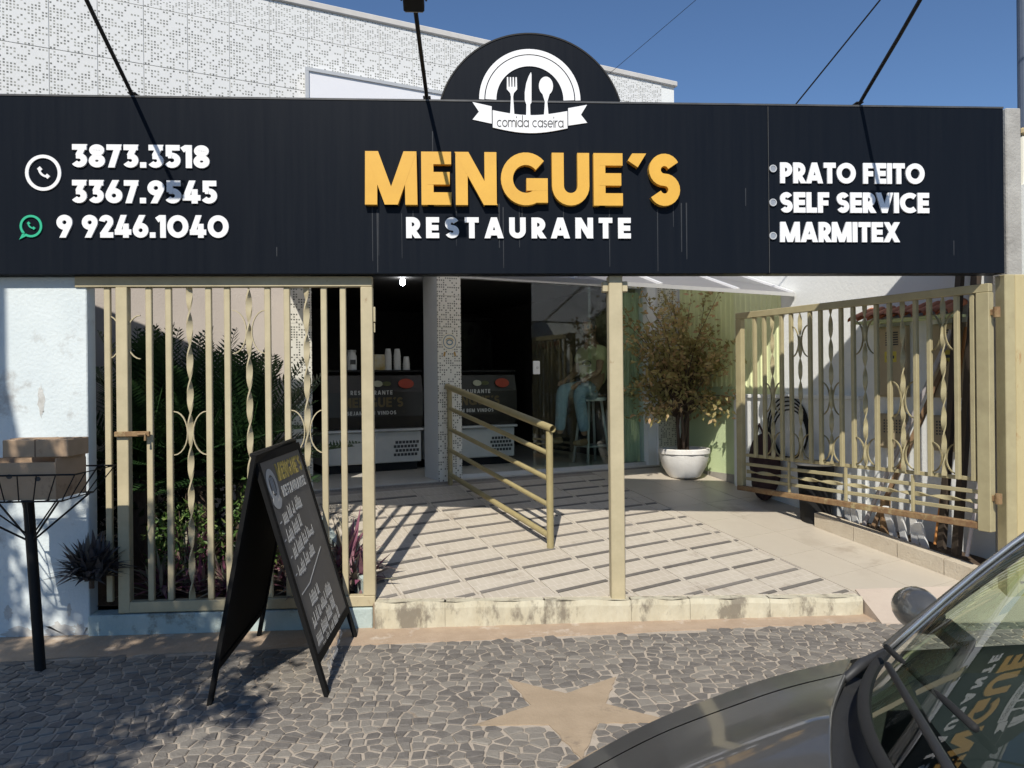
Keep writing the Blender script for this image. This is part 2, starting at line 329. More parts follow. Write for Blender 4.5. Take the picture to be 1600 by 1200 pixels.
def stroke(mb,pts,w,fr,d0,d1,lim=None):
    """one pen stroke of width w as a raised strip"""
    h=w/2
    if len(pts)==2:
        (x0,y0),(x1,y1)=pts; dx,dy=x1-x0,y1-y0; l=math.hypot(dx,dy); dx/=l; dy/=l
        e=w if lim and abs(dx)>1e-3 and abs(dy)>1e-3 else 0
        if e:
            pa=[]; 
            e0=e if (abs(y0-lim[0])<.02 or abs(y0-lim[1])<.02) else 0; e1=e if (abs(y1-lim[0])<.02 or abs(y1-lim[1])<.02) else 0
        else: e0=e1=0
        x0-=dx*e0;y0-=dy*e0;x1+=dx*e1;y1+=dy*e1
        p=[(x0+dy*h,y0-dx*h),(x1+dy*h,y1-dx*h),(x1-dy*h,y1+dx*h),(x0-dy*h,y0+dx*h)]
        if e: p=clip(clip(p,0,1,lim[0]),0,-1,-lim[1])
        if len(p)>2: mb.prism(p,fr,d0,d1,False)
        return
    closed=math.hypot(pts[0][0]-pts[-1][0],pts[0][1]-pts[-1][1])<1e-6
    if closed: pts=pts[:-1]
    n=len(pts); Lp=[];Rp=[]
    for i in range(n):
        a=pts[i-1] if (i>0 or closed) else None; b=pts[(i+1)%n] if (i<n-1 or closed) else None; p=pts[i]; ns=[]
        for q0,q1 in ((a,p),(p,b)):
            if q0 is None or q1 is None: continue
            dx,dy=q1[0]-q0[0],q1[1]-q0[1]; l=math.hypot(dx,dy)
            if l>1e-9: ns.append((-dy/l,dx/l))
        nx=sum(q[0] for q in ns); ny=sum(q[1] for q in ns); l=math.hypot(nx,ny) or 1; nx/=l; ny/=l
        k=h/max(.45,(nx*ns[0][0]+ny*ns[0][1]))
        Lp.append((p[0]+nx*k,p[1]+ny*k)); Rp.append((p[0]-nx*k,p[1]-ny*k))
    o,ux,uy,un=fr; v=[]
    for d in (d0,d1):
        for s in (Lp,Rp):
            v+=[o+ux*a+uy*b+un*d for a,b in s]
    f=[]; m=n if closed else n-1
    for i in range(m):
        j=(i+1)%n
        f.append((2*n+i,3*n+i,3*n+j,2*n+j)); f.append((i,2*n+i,2*n+j,j)); f.append((n+j,3*n+j,3*n+i,n+i))
    if not closed: f.append((0,n,3*n,2*n)); f.append((n-1,2*n+n-1,3*n+n-1,2*n-1))
    mb.add(v,f)
def text(s,fr,x0,z0,width,cap,wt,depth,m,parent,name='letter',gap=.09,single=False,d0=0):
    """lay out string s in frame; each letter its own raised mesh unless single"""
    gs=[glyph(c,wt) for c in s]; tot=sum(g[0] for g in gs)+gap*(len(s)-1); kx=width/(tot*cap); x=x0; o,ux,uy,un=fr; one=MB(); objs=[]
    for c,(W,L) in zip(s,gs):
        mb=one if single else MB()
        fr2=(o+ux*x+uy*z0,ux*(kx*cap),uy*cap,un)
        for i,p in enumerate(L): stroke(mb,p,wt,fr2,d0,depth+i*.0005,(0,1))
        if not single and mb.v: objs.append(mb.build(name,m,parent))
        x+=(W+gap)*kx*cap
    if single: return one.build(name,m,parent)
    return objs
# ================================================================ SETTING
A24=R(24); TT=V((math.cos(A24),math.sin(A24),0)); NN=V((-math.sin(A24),math.cos(A24),0)); FP=V((-.14,7.56,0))
def B(s,y,z=0): return FP+TT*s+NN*y+V((0,0,z))          # building frame -> world
def frontoff(s): return 2.637+.4452*s
def fz(s,off):
    fo=frontoff(s); xf=-.14+.9135*s+.4067*fo; zf=.17-.016*(xf+.6); k=1-off/fo
    return zf+(.64-zf)*k
g=MB().box(-400,400,-400,400,-.5,-.17).build('ground',GROUND); struct(g)
g=MB().box(-60,60,-9,2.18,-.30,-.12).build('road',ASPH); struct(g)
pav=MB().box(-30,30,2.3,9,-.3,0.0).build('pavement',MORTAR); struct(pav)
kmb=MB()
for i in range(-12,13): kmb=MB().bbox(i*1.0-.496,i*1.0+.496,2.18,2.3,-.3,.012,.012); kmb.build('kerb_stone',CONC,pav)
# star of plain screed in the cobbles
SC=(.50,3.735); STAR=[]
for k in range(10):
    r=.50 if k%2==0 else .195; a=R(-92+36*k); STAR.append((SC[0]+r*math.cos(a),SC[1]+r*math.sin(a)))
XF=(V((0,0,0)),V((1,0,0)),V((0,1,0)),V((0,0,1)))
sr=random.Random(4); SP=[]
for i in range(10):
    a,b=STAR[i],STAR[(i+1)%10]
    for k in range(9):
        j=0 if k==0 else .006; SP.append((a[0]+(b[0]-a[0])*k/9+sr.uniform(-j,j),a[1]+(b[1]-a[1])*k/9+sr.uniform(-j,j)))
MB().prism(SP,XF,-.02,.005).build('paving_star',STARM,pav)
def instar(p,poly=STAR):
    c=False; n=len(poly)
    for i in range(n):
        a,b=poly[i],poly[(i+1)%n]
        if (a[1]>p[1])!=(b[1]>p[1]) and p[0]<(b[0]-a[0])*(p[1]-a[1])/(b[1]-a[1])+a[0]: c=not c
    return c
def sandline(x): return 4.775+.045*(x+.6)
def warp(u,v):
    x=u+.05*math.sin(v*3.1+u*.9)+.015*math.sin(u*6+v*3)
    y=v+.07*math.sin(u*2.4+.6+v)+.035*math.sin(u*5.3+v*2.0+1)
    return x,y
stones=[]; rng=random.Random(3)
# setts: irregular cells round seeds laid in wavering rows
seeds={}; CS=.074
def putseed(x,y): seeds.setdefault((int(math.floor(x/CS)),int(math.floor(y/CS))),[]).append((x,y))
v=2.30; row=0
while v<5.15:
    u=-3.8+.03*math.sin(row*.9)+(.02 if row%5==0 else 0)
    while u<3.9:
        x,y=warp(u+rng.uniform(-.019,.019),v+rng.uniform(-.015,.015)); putseed(x,y); u+=.073*rng.choice((.85,1,1,1.2))
    v+=rng.uniform(.060,.074); row+=1
def cell(x,y,rad=3):
    p=[(x-.09,y-.09),(x+.09,y-.09),(x+.09,y+.09),(x-.09,y+.09)]; i0=int(math.floor(x/CS)); j0=int(math.floor(y/CS))
    for i in range(i0-2,i0+3):
        for j in range(j0-2,j0+3):
            for (a,b) in seeds.get((i,j),()):
                dx,dy=a-x,b-y; l=math.hypot(dx,dy)
                if l<1e-6 or l>.24: continue
                g_=.0052+.0026*math.sin((a+x)*37+(b+y)*53)
                p=clip(p,-dx/l,-dy/l,-(dx*(x+a)/2+dy*(y+b)/2)/l+g_)
                if len(p)<3: return None
    return p
for key in sorted(seeds):
    for (x,y) in seeds[key]:
        if y<2.34 or y>sandline(x)-.02 or abs(x)>3.7 or instar((x,y)): continue
        p=cell(x,y)
        if not p: continue
        if any(instar(z_) for z_ in p) or min(math.hypot(x-q[0],y-q[1]) for q in STAR)<.1:
            for i in range(10):
                a,b=STAR[i],STAR[(i+1)%10]; dx,dy=b[0]-a[0],b[1]-a[1]; l=math.hypot(dx,dy)
                side_=(dy*(x-a[0])-dx*(y-a[1]))/l
                t_=((x-a[0])*dx+(y-a[1])*dy)/l/l
                if side_>0 and -.15<t_<1.15 and side_<.09: p=clip(p,dy/l,-dx/l,(dy*a[0]-dx*a[1])/l+.007)
                if len(p)<3: break
        if len(p)<3: continue
        A=abs(sum(p[i][0]*p[(i+1)%len(p)][1]-p[(i+1)%len(p)][0]*p[i][1] for i in range(len(p))))/2
        if A<.0006 or any(instar(z_) for z_ in p): continue
        cx=sum(q[0] for q in p)/len(p); cy=sum(q[1] for q in p)/len(p)
        p=[(q[0]+rng.uniform(-.003,.003),q[1]+rng.uniform(-.003,.003)) for q in p]
        stones.append((p,cx,cy,A))
def vis(p):
    x,y=p[1],p[2]; d=y*.998+x*.0623; X=x*.998-y*.0623
    if d<3.2 or abs(X/d)>.66: return 0
    if x>1.0 and y<3.6: return 0
    return p[3]/d**3
stones.sort(key=vis,reverse=True)
def stone_mb(mb,p,cx,cy,A):
    hz=rng.uniform(.003,.0085); n=len(p); ci=[(cx+(a-cx)*.86,cy+(b-cy)*.86) for a,b in p]
    s=sum(p[i][0]*p[(i+1)%n][1]-p[(i+1)%n][0]*p[i][1] for i in range(n))
    if s<0: p=p[::-1]; ci=ci[::-1]
    tl=[rng.uniform(-.001,.001) for _ in p]
    vv=[(a,b,-.004) for a,b in p]+[(a,b,hz*.55) for a,b in p]+[(a,b,hz+t) for (a,b),t in zip(ci,tl)]
    ff=[tuple(2*n+i for i in range(n))]+[(k*n+i,k*n+(i+1)%n,(k+1)*n+(i+1)%n,(k+1)*n+i) for k in (0,1) for i in range(n)]
    mb.add(vv,ff)
for st in stones[:300]:
    m_=MB(); stone_mb(m_,*st); m_.build('cobble',STONE,pav)
m_=MB()
for st in stones[300:]: stone_mb(m_,*st)
stuff(m_.build('cobbles',STONEJ,pav))
# sandy strip at the foot of the wall and the ramp
ns=40; xs=[-3.9+7.6*i/ns for i in range(ns+1)]
poly=[(x,sandline(x)-.0+.012*math.sin(x*23)+.01*math.sin(x*57)) for x in xs]+[(x,5.13) for x in xs[::-1]]
MB().prism(poly,XF,-.02,.006).build('sand_strip',SAND,pav)
# ---- tiled ramp
ramp=bpy.data.objects.new('ramp',None); COL.objects.link(ramp); struct(ramp)
def strip(mb,poly,lift,thick):
    """polygon in (s,off) laid on the ramp"""
    n=len(poly); A=sum(poly[i][0]*poly[(i+1)%n][1]-poly[(i+1)%n][0]*poly[i][1] for i in range(n))
    if A>0: poly=poly[::-1]
    top=[B(s,-o,fz(s,o)+lift) for s,o in poly]; bot=[p-V((0,0,thick)) for p in top]
    mb.add(bot+top,[tuple(range(n,2*n))]+[(i,(i+1)%n,n+(i+1)%n,n+i) for i in range(n)])
def yclip(poly,yy): # keep world y>=yy :  7.56+.4067 s-.9135 off >= yy
    return clip(poly,.4067,-.9135,yy-7.56)
m_=MB(); NS,NO=24,16
def rf(i,j):
    s=-1.40+(4.30)*i; o=frontoff(s)*(1-j)-.0; return B(s,-o,fz(s,o))
m_.grid(rf,NS,NO)
m_.build('ramp_bed',GROUT,ramp)
TILE=mat('ramp_tile',(.535,.48,.395),(.465,.415,.335),rough=.6,scale=9,c3=(.36,.305,.24),s3=3,t3=.57,bump=.3,bscale=50,c4=(.47,.415,.335),w4=1.6)
# fine ribbed grid cast in the tiles
def ribs(m):
    N=m.node_tree.nodes; L=m.node_tree.links; b=N['Principled BSDF']; tc=[x for x in N if x.type=='TEX_COORD'][0]
    mp=N.new('ShaderNodeMapping'); mp.inputs['Rotation'].default_value=(0,0,-A24); L.new(tc.outputs['Object'],mp.inputs[0])
    br=N.new('ShaderNodeTexBrick'); br.offset=.5; br.inputs['Scale'].default_value=1; br.inputs['Brick Width'].default_value=.062; br.inputs['Row Height'].default_value=.105; br.inputs['Mortar Size'].default_value=.004; br.inputs['Mortar Smooth'].default_value=.4
    L.new(mp.outputs[0],br.inputs['Vector'])
    src=b.inputs['Base Color'].links[0].from_socket
    mx=N.new('ShaderNodeMix'); mx.data_type='RGBA'; mx.inputs[7].default_value=(.62,.56,.49,1)
    fm=N.new('ShaderNodeMath'); fm.operation='MULTIPLY'; fm.inputs[1].default_value=.55; L.new(br.outputs['Fac'],fm.inputs[0])
    L.new(fm.outputs[0],mx.inputs[0]); L.new(src,mx.inputs[6]); L.new(mx.outputs[2],b.inputs['Base Color'])
ribs(TILE)
PLAIN=mat('plain_ramp_tile',(.53,.475,.385),(.47,.415,.335),rough=.4,scale=5,c3=(.37,.315,.245),s3=2.2,t3=.57,bump=.1,c4=(.50,.445,.36),w4=1.2)
r0=1.14-.21*6
trng=random.Random(5)
k=0
for ri in range(0,22):
    o1=.12+.212*ri; 
    sh=-.77+.018*(ri-8)-.46*6
    for ci in range(0,14):
        s1=sh+.46*ci
        if s1>1.6: continue
        e=.003
        tp=[(s1+e,o1+e),(s1+.46-e,o1+e),(s1+.46-e,o1+.212-e),(s1+e,o1+.212-e)]
        tp=clip(clip(tp,-1,0,-1.62),1,0,-1.39); 
        tp=yclip(tp,5.165) if tp else tp
        if len(tp)<3: continue
        # the dark strip sits along the tile's outer edge
        body=clip(tp,0,-1,-(o1+.212-.026)); barp=[(s1+.022,o1+.180),(s1+.438,o1+.180),(s1+.438,o1+.2095),(s1+.022,o1+.2095)]
        barp=clip(clip(barp,-1,0,-1.6),1,0,-1.39); barp=yclip(barp,5.17) if barp else barp
        lift=.006+trng.uniform(-.0008,.0008)
        m_=MB(); strip(m_,tp,lift,.012); tl=m_.build('floor_tile',TILE,ramp)
        if len(barp)>2 and trng.random()>.03 and o1>.1:
            m_=MB(); strip(m_,barp,lift+.0035,.006); m_.build('dark_strip',BAR,ramp)
for i in range(3):
    for j in range(9):
        s1=1.63+.435*i; o1=.02+.435*j
        tp=[(s1+.002,o1+.002),(s1+.433,o1+.002),(s1+.433,o1+.433),(s1+.002,o1+.433)]
        tp=clip(tp,-1,0,-2.86); tp=yclip(tp,5.165) if tp else tp
        if len(tp)<3: continue
        m_=MB(); strip(m_,tp,.0055+trng.uniform(-.0006,.0006),.012); m_.build('floor_tile',PLAIN,ramp)
# worn kerb stones holding the ramp's street edge
kx=[-.60,-.14,.52,1.10,1.50,2.05,2.70]
for a,b in zip(kx[:-1],kx[1:]):
    m_=MB()
    def kf(u,v_,a=a,b=b):
        x=a+.001+(b-a-.002)*u; zt=.176-.0165*(x+.6)+.006*math.sin(x*17)*v_
        n_=.006*math.sin(x*31)+.004*math.sin(x*77+1)
        return V((x,5.07+n_*.8+(.01 if v_>.85 else 0),-.02+(zt+.02)*v_))
    m_.grid(kf,10,5)
    def kt(u,v_,a=a,b=b):
        x=a+.006+(b-a-.012)*u; zt=.176-.0165*(x+.6); n_=.006*math.sin(x*31)+.004*math.sin(x*77+1)
        return V((x,5.08+n_*.8+(5.168-5.08)*v_,zt+.002*math.sin(x*40)*(1-v_)))
    m_.grid(kt,10,2)
    for x in (a+.006,b-.006):
        zt=.176-.0165*(x+.6); q=[(x,5.075,-.02),(x,5.168,-.02),(x,5.168,zt),(x,5.08,zt)]; m_.add(q,[(0,1,2,3) if x>a+.1 else (3,2,1,0)])
    m_.build('kerb_stone',KERB,ramp)
# the smooth concrete slope at the right end of the kerb
m_=MB(); q=[(2.71,4.86,.012),(4.3,4.80,.012),(4.3,5.2,.15),(2.71,5.2,.145),(2.71,4.86,-.03),(4.3,4.8,-.03),(4.3,5.2,-.03),(2.71,5.2,-.03)]
m_.add(q,[(0,1,2,3),(4,5,1,0),(7,4,0,3),(5,6,2,1)]); m_.build('concrete_slope',mat('smooth_screed',(.50,.42,.34),(.45,.37,.30),rough=.9,scale=4,c3=(.36,.29,.22),s3=3,t3=.6,bump=.3),ramp)
# planting bed behind the left railing
bed=MB(); bed.add([(-4.6,5.26,.16),(-.62,5.2,.16),B(-1.43,0,.30),B(-5.4,0,.30)],[(0,1,2,3)]); bed.build('planting_bed',SOIL); struct(bpy.data.objects['planting_bed'])
m_=MB(); 
for (s0,s1,o0) in ((-1.47,-1.405,0),): 
    p=[B(-1.47,-.02,.2),B(-1.405,-.02,.2)]
    m_.bar(B(-1.437,-.02,.45),B(-1.437,-1.93,.12),.055,.34)
m_.build('bed_edging',STUCCOLOW,ramp)
# ================================================================ RESTAURANT BUILDING
bld=thing('restaurant_building','low white restaurant building faced with dot-patterned tiles behind the black sign','building',FP,A24)
TILEM=mosaic('dotted_wall_tile',(0,2),dark=(.14,.14,.125),white=(.80,.80,.78),thr=.47)
TILEC=mosaic('dotted_column_tile',(0,2),p=.0225,dark=(.055,.055,.045),white=(.72,.70,.62),thr=.5)
MB().box(-7,2.83,.0,.25,2.78,5.0).build('upper_wall',WHITEWALL,bld)
MB().box(-7,2.83,6.8,7.0,0,5.0).build('rear_wall',WHITEWALL,bld)
MB().box(-7.0,-6.8,.25,6.8,0,5.0).build('side_wall',WHITEWALL,bld)
MB().box(2.63,2.83,.4,6.8,2.2,5.0).build('side_wall',WHITEWALL,bld)
MB().box(-6.8,2.63,.25,6.8,4.6,4.7).build('roof_slab',CONC,bld)
cp=MB().bbox(-7.05,2.86,-.035,.3,5.0,5.06,.008); cp.build('coping',mat('pale_coping',(.62,.60,.57),(.52,.5,.47),rough=.8,scale=6),bld)
# tile pieces: one shared mesh, the rows come down from the coping
tm=MB().bbox(.0015,.3315,-.012,-.002,.0015,.4755,.003); tobj=None
for r_,z in enumerate((4.723,4.246,3.769,3.292)):
    for c_ in range(-10,19):
        s1=-3.35+.333*c_
        if s1+.333>2.84: continue
        wdt=.333; h_=.477 if z<4.7 else .277
        if s1<-6.9: continue
        if tobj is None or r_==0 and c_==-10:
            tobj=tm.build('wall_tile',TILEM,bld); tobj.location=(s1,0,z); tobj.scale=(1,1,h_/.477)
        else: share('wall_tile',tobj.data,bld,(s1,0,z),scale=(1,1,h_/.477))
# plain white box panel fixed on the front
wp=MB().bbox(-1.386,2.70,-.10,-.03,2.95,4.42,.006).build('blank_white_panel',mat('blank_panel',(.80,.80,.82),(.76,.76,.79),rough=.5,scale=1.5),bld)
fm=MB()
fm.box(-1.40,2.71,-.115,-.1005,4.395,4.425); fm.box(-1.40,-1.37,-.115,-.1005,2.95,4.394); fm.build('panel_edge',ALU,wp)
# lower front: beige wall, piers
MB().box(-7,-1.54,.05,.25,0,2.775).build('left_wall',BEIGEWALL,bld)
def pier(s0,s1,y1):
    p=MB().box(s0,s1,0.008,y1,.3,2.775).build('pier',WHITEWALL,bld)
    z=.3; t=.31
    while z<2.76:
        zz=min(z+t,2.77); MB().bbox(s0+.001,s1-.001,-.004,.007,z+.001,zz-.001,.002).build('pier_tile',TILEC,p); z+=t
    return p
pier(-1.54,-1.34,.3); pm=pier(-.127,.125,.37); pier(2.56,2.83,.30)
MB().box(2.44,2.559,.03,.25,.6,2.699).build('jamb',WHITEWALL,bld)
# crest sticker on the middle pier
fr=(V((0,-.0045,2.02)),V((1,0,0)),V((0,0,1)),V((0,-1,0)))
crest=MB(); crest.prism([(.085*math.cos(2*PI*k/24),.085*math.sin(2*PI*k/24)) for k in range(24)],fr,0,.0012); crest.build('round_sticker',mat('sticker_pale',(.7,.66,.55),(.62,.58,.45),rough=.5,scale=40),pm)
m_=MB(); stroke(m_,arc(0,0,.066,.066,0,360,24),.008,fr,.0013,.002); stroke(m_,arc(0,-.005,.03,.024,0,360,16),.012,fr,.0013,.002)
m_.build('sticker_ring',mat('sticker_blue',(.12,.22,.3),rough=.5),pm)
m_=MB(); stroke(m_,arc(0,0,.042,.034,20,160,8),.008,fr,.0022,.0027); m_.add([],[]); stroke(m_,[(-.05,-.1),(-.06,-.14)],.02,fr,0,.001); stroke(m_,[(.05,-.1),(.06,-.14)],.02,fr,0,.001); m_.build('sticker_mark',mat('sticker_gold',(.4,.24,.05),rough=.5),pm)
# floor, ceiling and walls of the dining room
MB().box(-1.8,2.62,.0,5.0,.30,.665).build('dining_floor',INFLOOR,bld)
MB().box(-1.33,2.55,-.03,.02,.3,.655).build('threshold',mat('granite_threshold',(.3,.26,.22),(.2,.17,.14),rough=.5,scale=60),bld)
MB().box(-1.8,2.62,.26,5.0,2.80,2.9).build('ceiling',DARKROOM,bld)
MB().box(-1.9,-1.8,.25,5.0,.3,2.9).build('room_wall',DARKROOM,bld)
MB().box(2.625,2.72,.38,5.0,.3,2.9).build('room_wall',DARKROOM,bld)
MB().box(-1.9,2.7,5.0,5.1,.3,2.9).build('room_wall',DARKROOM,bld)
MB().box(-1.34,2.56,.02,.20,2.70,2.775).build('lintel',WHITEWALL,bld)
# aluminium tracks and tinted glass
MB().box(.127,2.439,.07,.14,.665,.70).build('door_track',ALU,bld)
MB().box(.127,2.439,.07,.14,2.665,2.699).build('door_track',ALU,bld)
GL=glass('green_tinted_glass',(.90,.96,.925),1.5,base=.018)
gp=MB().box(1.70,2.438,.112,.120,.70,2.66).build('glass_pane',GL,bld)
gd=MB().box(.98,1.72,.094,.102,.70,2.66).build('glass_door',GL,bld)
MB().bbox(.985,1.065,.076,.093,1.70,1.84,.005).build('lock_plate',PLASTW,gd)
MB().tube([(1.03,.075,1.77),(1.03,.062,1.77)],.012,10).build('key_barrel',ALU,gd)
# awning: sheets on white ribs, pitched down toward the street
aw=V((0,0,0)); zo,zi=2.43,3.06; O=1.69
ribS=[2.87,2.15,1.267,.40,-.47,-1.34,-1.80]
for a,b in zip(ribS[1:],ribS[:-1]):
    m_=MB(); f_=lambda s,y,d: (s,-y,zo+(zi-zo)*(1-y/O)+d)
    a2,b2=a+.004,b-.004
    m_.add([f_(a2,0,.0),f_(b2,0,.0),f_(b2,O,.0),f_(a2,O,.0),f_(a2,0,.012),f_(b2,0,.012),f_(b2,O,.012),f_(a2,O,.012)],[(0,1,2,3),(7,6,5,4),(0,4,5,1),(1,5,6,2),(2,6,7,3),(3,7,4,0)])
    sheet=m_.build('awning_sheet',SHEET,bld)
for s in ribS:
    s2=min(s,2.855)
    m_=MB(); m_.bar((s2,0,zi+.006),(s2,-O,zo+.006),.028,.05); m_.build('awning_rib',WHITE,bld)
m_=MB(); m_.bar((-1.80,-O-.006,zo+.0),(2.87,-O-.006,zo+.0),.008,.035); m_.build('awning_edge',ALU,bld)
# green fluted cladding and plain green wall on the side of the terrace
side=thing('boundary_wall','long white side wall with pale green end beside the potted tree','wall',FP,A24)
S0=2.886
MB().box(S0,S0+.16,-3.9,.6,0,3.0).build('white_wall',WHITEWALL,side)
MB().box(2.8305,S0-.0005,.02,.4,.2,2.99).build('corner_infill',WHITEWALL,side)
MB().box(S0-.003,S0-.0005,-.872,.0,.2,1.549).build('green_render',GREENWALL,side)
m_=MB(); y=-1.513
pts=[]
nfl=22; yy=[-1.513+(1.513-.874)*i/nfl for i in range(nfl+1)]
def flute(y0,y1,z0,z1,n,name,mt):
    m_=MB(); P=[]
    for i in range(n):
        a=y0+(y1-y0)*i/n; d=(y1-y0)/n
        P+=[(S0-.004,a),(S0-.004,a+d*.55),(S0-.014,a+d*.66),(S0-.014,a+d*.92)]
    P.append((S0-.004,y1))
    zt_=lambda y_: min(z1,zo+(zi-zo)*(1+y_/O)-.025)
    v_=[(x,y_,z0) for x,y_ in P]+[(x,y_,zt_(y_)) for x,y_ in P]; k_=len(P)
    m_.add(v_,[(i+1,i,k_+i,k_+i+1) for i in range(k_-1)])
    m_.build(name,mt,side)
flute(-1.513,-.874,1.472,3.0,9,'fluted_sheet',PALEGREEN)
flute(-.870,-.01,1.55,2.85,12,'fluted_sheet',mat('olive_green_sheet',(.74,.79,.42),(.69,.74,.38),rough=.7))
MB().box(S0-.014,S0-.0035,-.86,-.0,.5,.62).build('skirting',mat('grey_skirting',(.36,.34,.3),rough=.7),side)
MB().box(S0-.07,S0-.001,-2.45,-.93,.3,1.43).build('thick_lower_wall',WHITEWALL,side)
MB().bbox(S0-.09,S0-.001,-2.45,-.93,1.432,1.47,.006).build('ledge',WHITEWALL,side)
MB().bbox(S0-.03,S0+.06,-.935,-.874,.3,1.471,.004).build('pilaster',mat('pale_pilaster',(.72,.77,.66),(.66,.7,.6),rough=.85),side)
# planter kerb in front of that wall
pk=thing('planter_kerb','low stained concrete planter kerb along the foot of the right wall','kerb',FP,A24)
offs=[2.22,2.62,3.02,3.40,3.76]
for a,b in zip(offs[:-1],offs[1:]):
    m_=MB(); s0,s1=2.50,2.60
    q=[]
    for lift in (-.05,.125):
        for (s,o) in ((s0,a+.004),(s1,a+.004),(s1,b-.004),(s0,b-.004)): q.append((s,-o,fz(s,o)+lift))
    m_.add(q,[(4,7,6,5),(0,1,5,4),(1,2,6,5),(2,3,7,6),(3,0,4,7)][0:5]); m_.build('kerb_block',mat('planter_kerb_stone',(.55,.48,.37),(.46,.39,.29),rough=.9,scale=7,c3=(.28,.2,.13),s3=4,t3=.6,bump=.5),pk)
m_=MB(); m_.add([B(2.6,-2.2,fz(2.6,2.2)+.06),B(2.885,-2.2,fz(2.8,2.2)+.06),B(2.885,-3.9,.2),B(2.6,-3.9,.2)],[(3,2,1,0)][::-1]); o=m_.build('planter_soil',SOIL); struct(o)
# neighbour's pier and wall to the right of the sign
o=MB().bbox(3.885,4.0,5.26,5.42,0,3.54,.008).build('concrete_pier',CONC); tag(o,'narrow rough grey concrete pier at the right end of the black sign','pier')
nb=thing('neighbour_wall','pale cream neighbour wall at the right edge of the picture','wall')
MB().bbox(4.03,7.5,5.30,5.46,0,3.36,.01).build('wall',mat('cream_wall',(.74,.72,.62),(.68,.66,.56),rough=.9,scale=2,c3=(.5,.36,.22),s3=3,t3=.68),nb)
MB().bbox(4.02,7.5,5.28,5.48,3.362,3.41,.01).build('coping',mat('ochre_coping',(.5,.4,.22),(.42,.33,.18),rough=.8),nb)
o=MB().tube([(4.345,5.7,0),(4.35,5.7,6.5)],.035,12).build('steel_pole',mat('blue_grey_steel',(.05,.07,.11),(.07,.09,.13),rough=.5)); tag(o,'dark blue steel pole rising behind the neighbour wall at the right edge','pole')
# ================================================================ LEFT BOUNDARY WALL
lw=thing('left_wall','bluish white plastered pillar wall with peeling paint behind the rubbish basket','wall')
MB().bbox(-9,-2.432,5.13,5.25,-.02,2.322,.006).build('pillar',STUCCO,lw)
pr=random.Random(21)
for (x,z,w_,h_) in ((-2.62,.03,.22,.14),(-2.86,.02,.25,.1),(-2.49,.03,.1,.12),(-2.72,1.52,.05,.2),(-2.56,.17,.03,.1),(-2.78,.12,.05,.06),(-2.94,.16,.06,.1)):
    n_=34; q=[(x+w_/2*math.cos(2*PI*k/n_)*pr.uniform(.6,1.15),max(.0,z+h_/2*math.sin(2*PI*k/n_)*pr.uniform(.6,1.15))) for k in range(n_)]
    MB().prism(q,(V((0,5.13,0)),V((1,0,0)),V((0,0,1)),V((0,-1,0))),-.001,.0012,False).build('peeled_patch',mat('peeled_plaster',(.60,.60,.57),(.45,.44,.41),rough=.95,scale=18,bump=.4),lw)
MB().bbox(-2.43,-.615,5.10,5.24,-.02,.135,.006).build('low_wall',STUCCOLOW,lw)
MB().bbox(-.614,-.535,5.09,5.25,-.02,.172,.012).build('end_block',mat('brown_block',(.33,.25,.17),(.25,.19,.13),rough=.9,scale=9),lw)
# ================================================================ THE SIGN
sg=thing('restaurant_sign','long black fascia sign with yellow MENGUE\u00b4S RESTAURANTE lettering over the entrance','sign',(0,5.05,0))
MB().bbox(-4.6,2.057,0,.13,2.326,3.456,.003).build('panel',BLACKP,sg)
MB().bbox(2.0605,3.712,0,.13,2.326,3.456,.003).build('panel',BLACKP,sg)
m_=MB(); m_.box(-4.6,3.712,-.004,.134,3.4565,3.468); m_.build('top_flashing',mat('dark_flashing',(.05,.05,.05),(.09,.09,.09),rough=.4),sg)
m_=MB(); m_.box(2.0572,2.0603,-.002,.0,2.33,3.45); m_.build('panel_joint',mat('joint_sealant',(.10,.10,.10),(.05,.05,.05),rough=.6,scale=8),sg)
# faint dried water runs below the raised letters
wr=random.Random(11); m_=MB()
SF=(V((0,0,0)),V((1,0,0)),V((0,0,1)),V((0,-1,0)))
for i in range(16):
    x=wr.uniform(-.75,1.5); z=wr.uniform(2.72,2.80); l=wr.uniform(.15,.42); wd=wr.uniform(.002,.006)
    m_.prism([(x-wd/2,z-l),(x+wd/2,z-l),(x+wd*.9,z),(x-wd*.9,z)],SF,.0,.0006,False)
for (x,z,l) in ((-.19,3.26,.16),(1.9,2.9,.12),(3.35,2.55,.1),(-1.2,2.5,.06)):
    m_.prism([(x-.002,z-l),(x+.002,z-l),(x+.003,z),(x-.003,z)],SF,0,.0006,False)
stuff(m_.build('water_run',mat('dried_run',(.026,.03,.036),(.015,.018,.023),rough=.7,scale=9),sg))
cx,cz,rr_=.46,3.293,.612
pts=[(cx+rr_*math.cos(R(a)),cz+rr_*math.sin(R(a))) for a in [16.4+147.2*i/40 for i in range(41)]]
pts=[(x,max(z,3.469)) for x,z in pts]
MB().prism(pts,SF,-.06,.0).build('logo_panel',BLACKP,sg)
m_=MB(); stroke(m_,[(cx+(rr_+.006)*math.cos(R(a)),cz+(rr_+.006)*math.sin(R(a))) for a in [17+146*i/40 for i in range(41)]],.010,SF,-.06,.004); m_.build('logo_panel_edge',BLACK,sg)
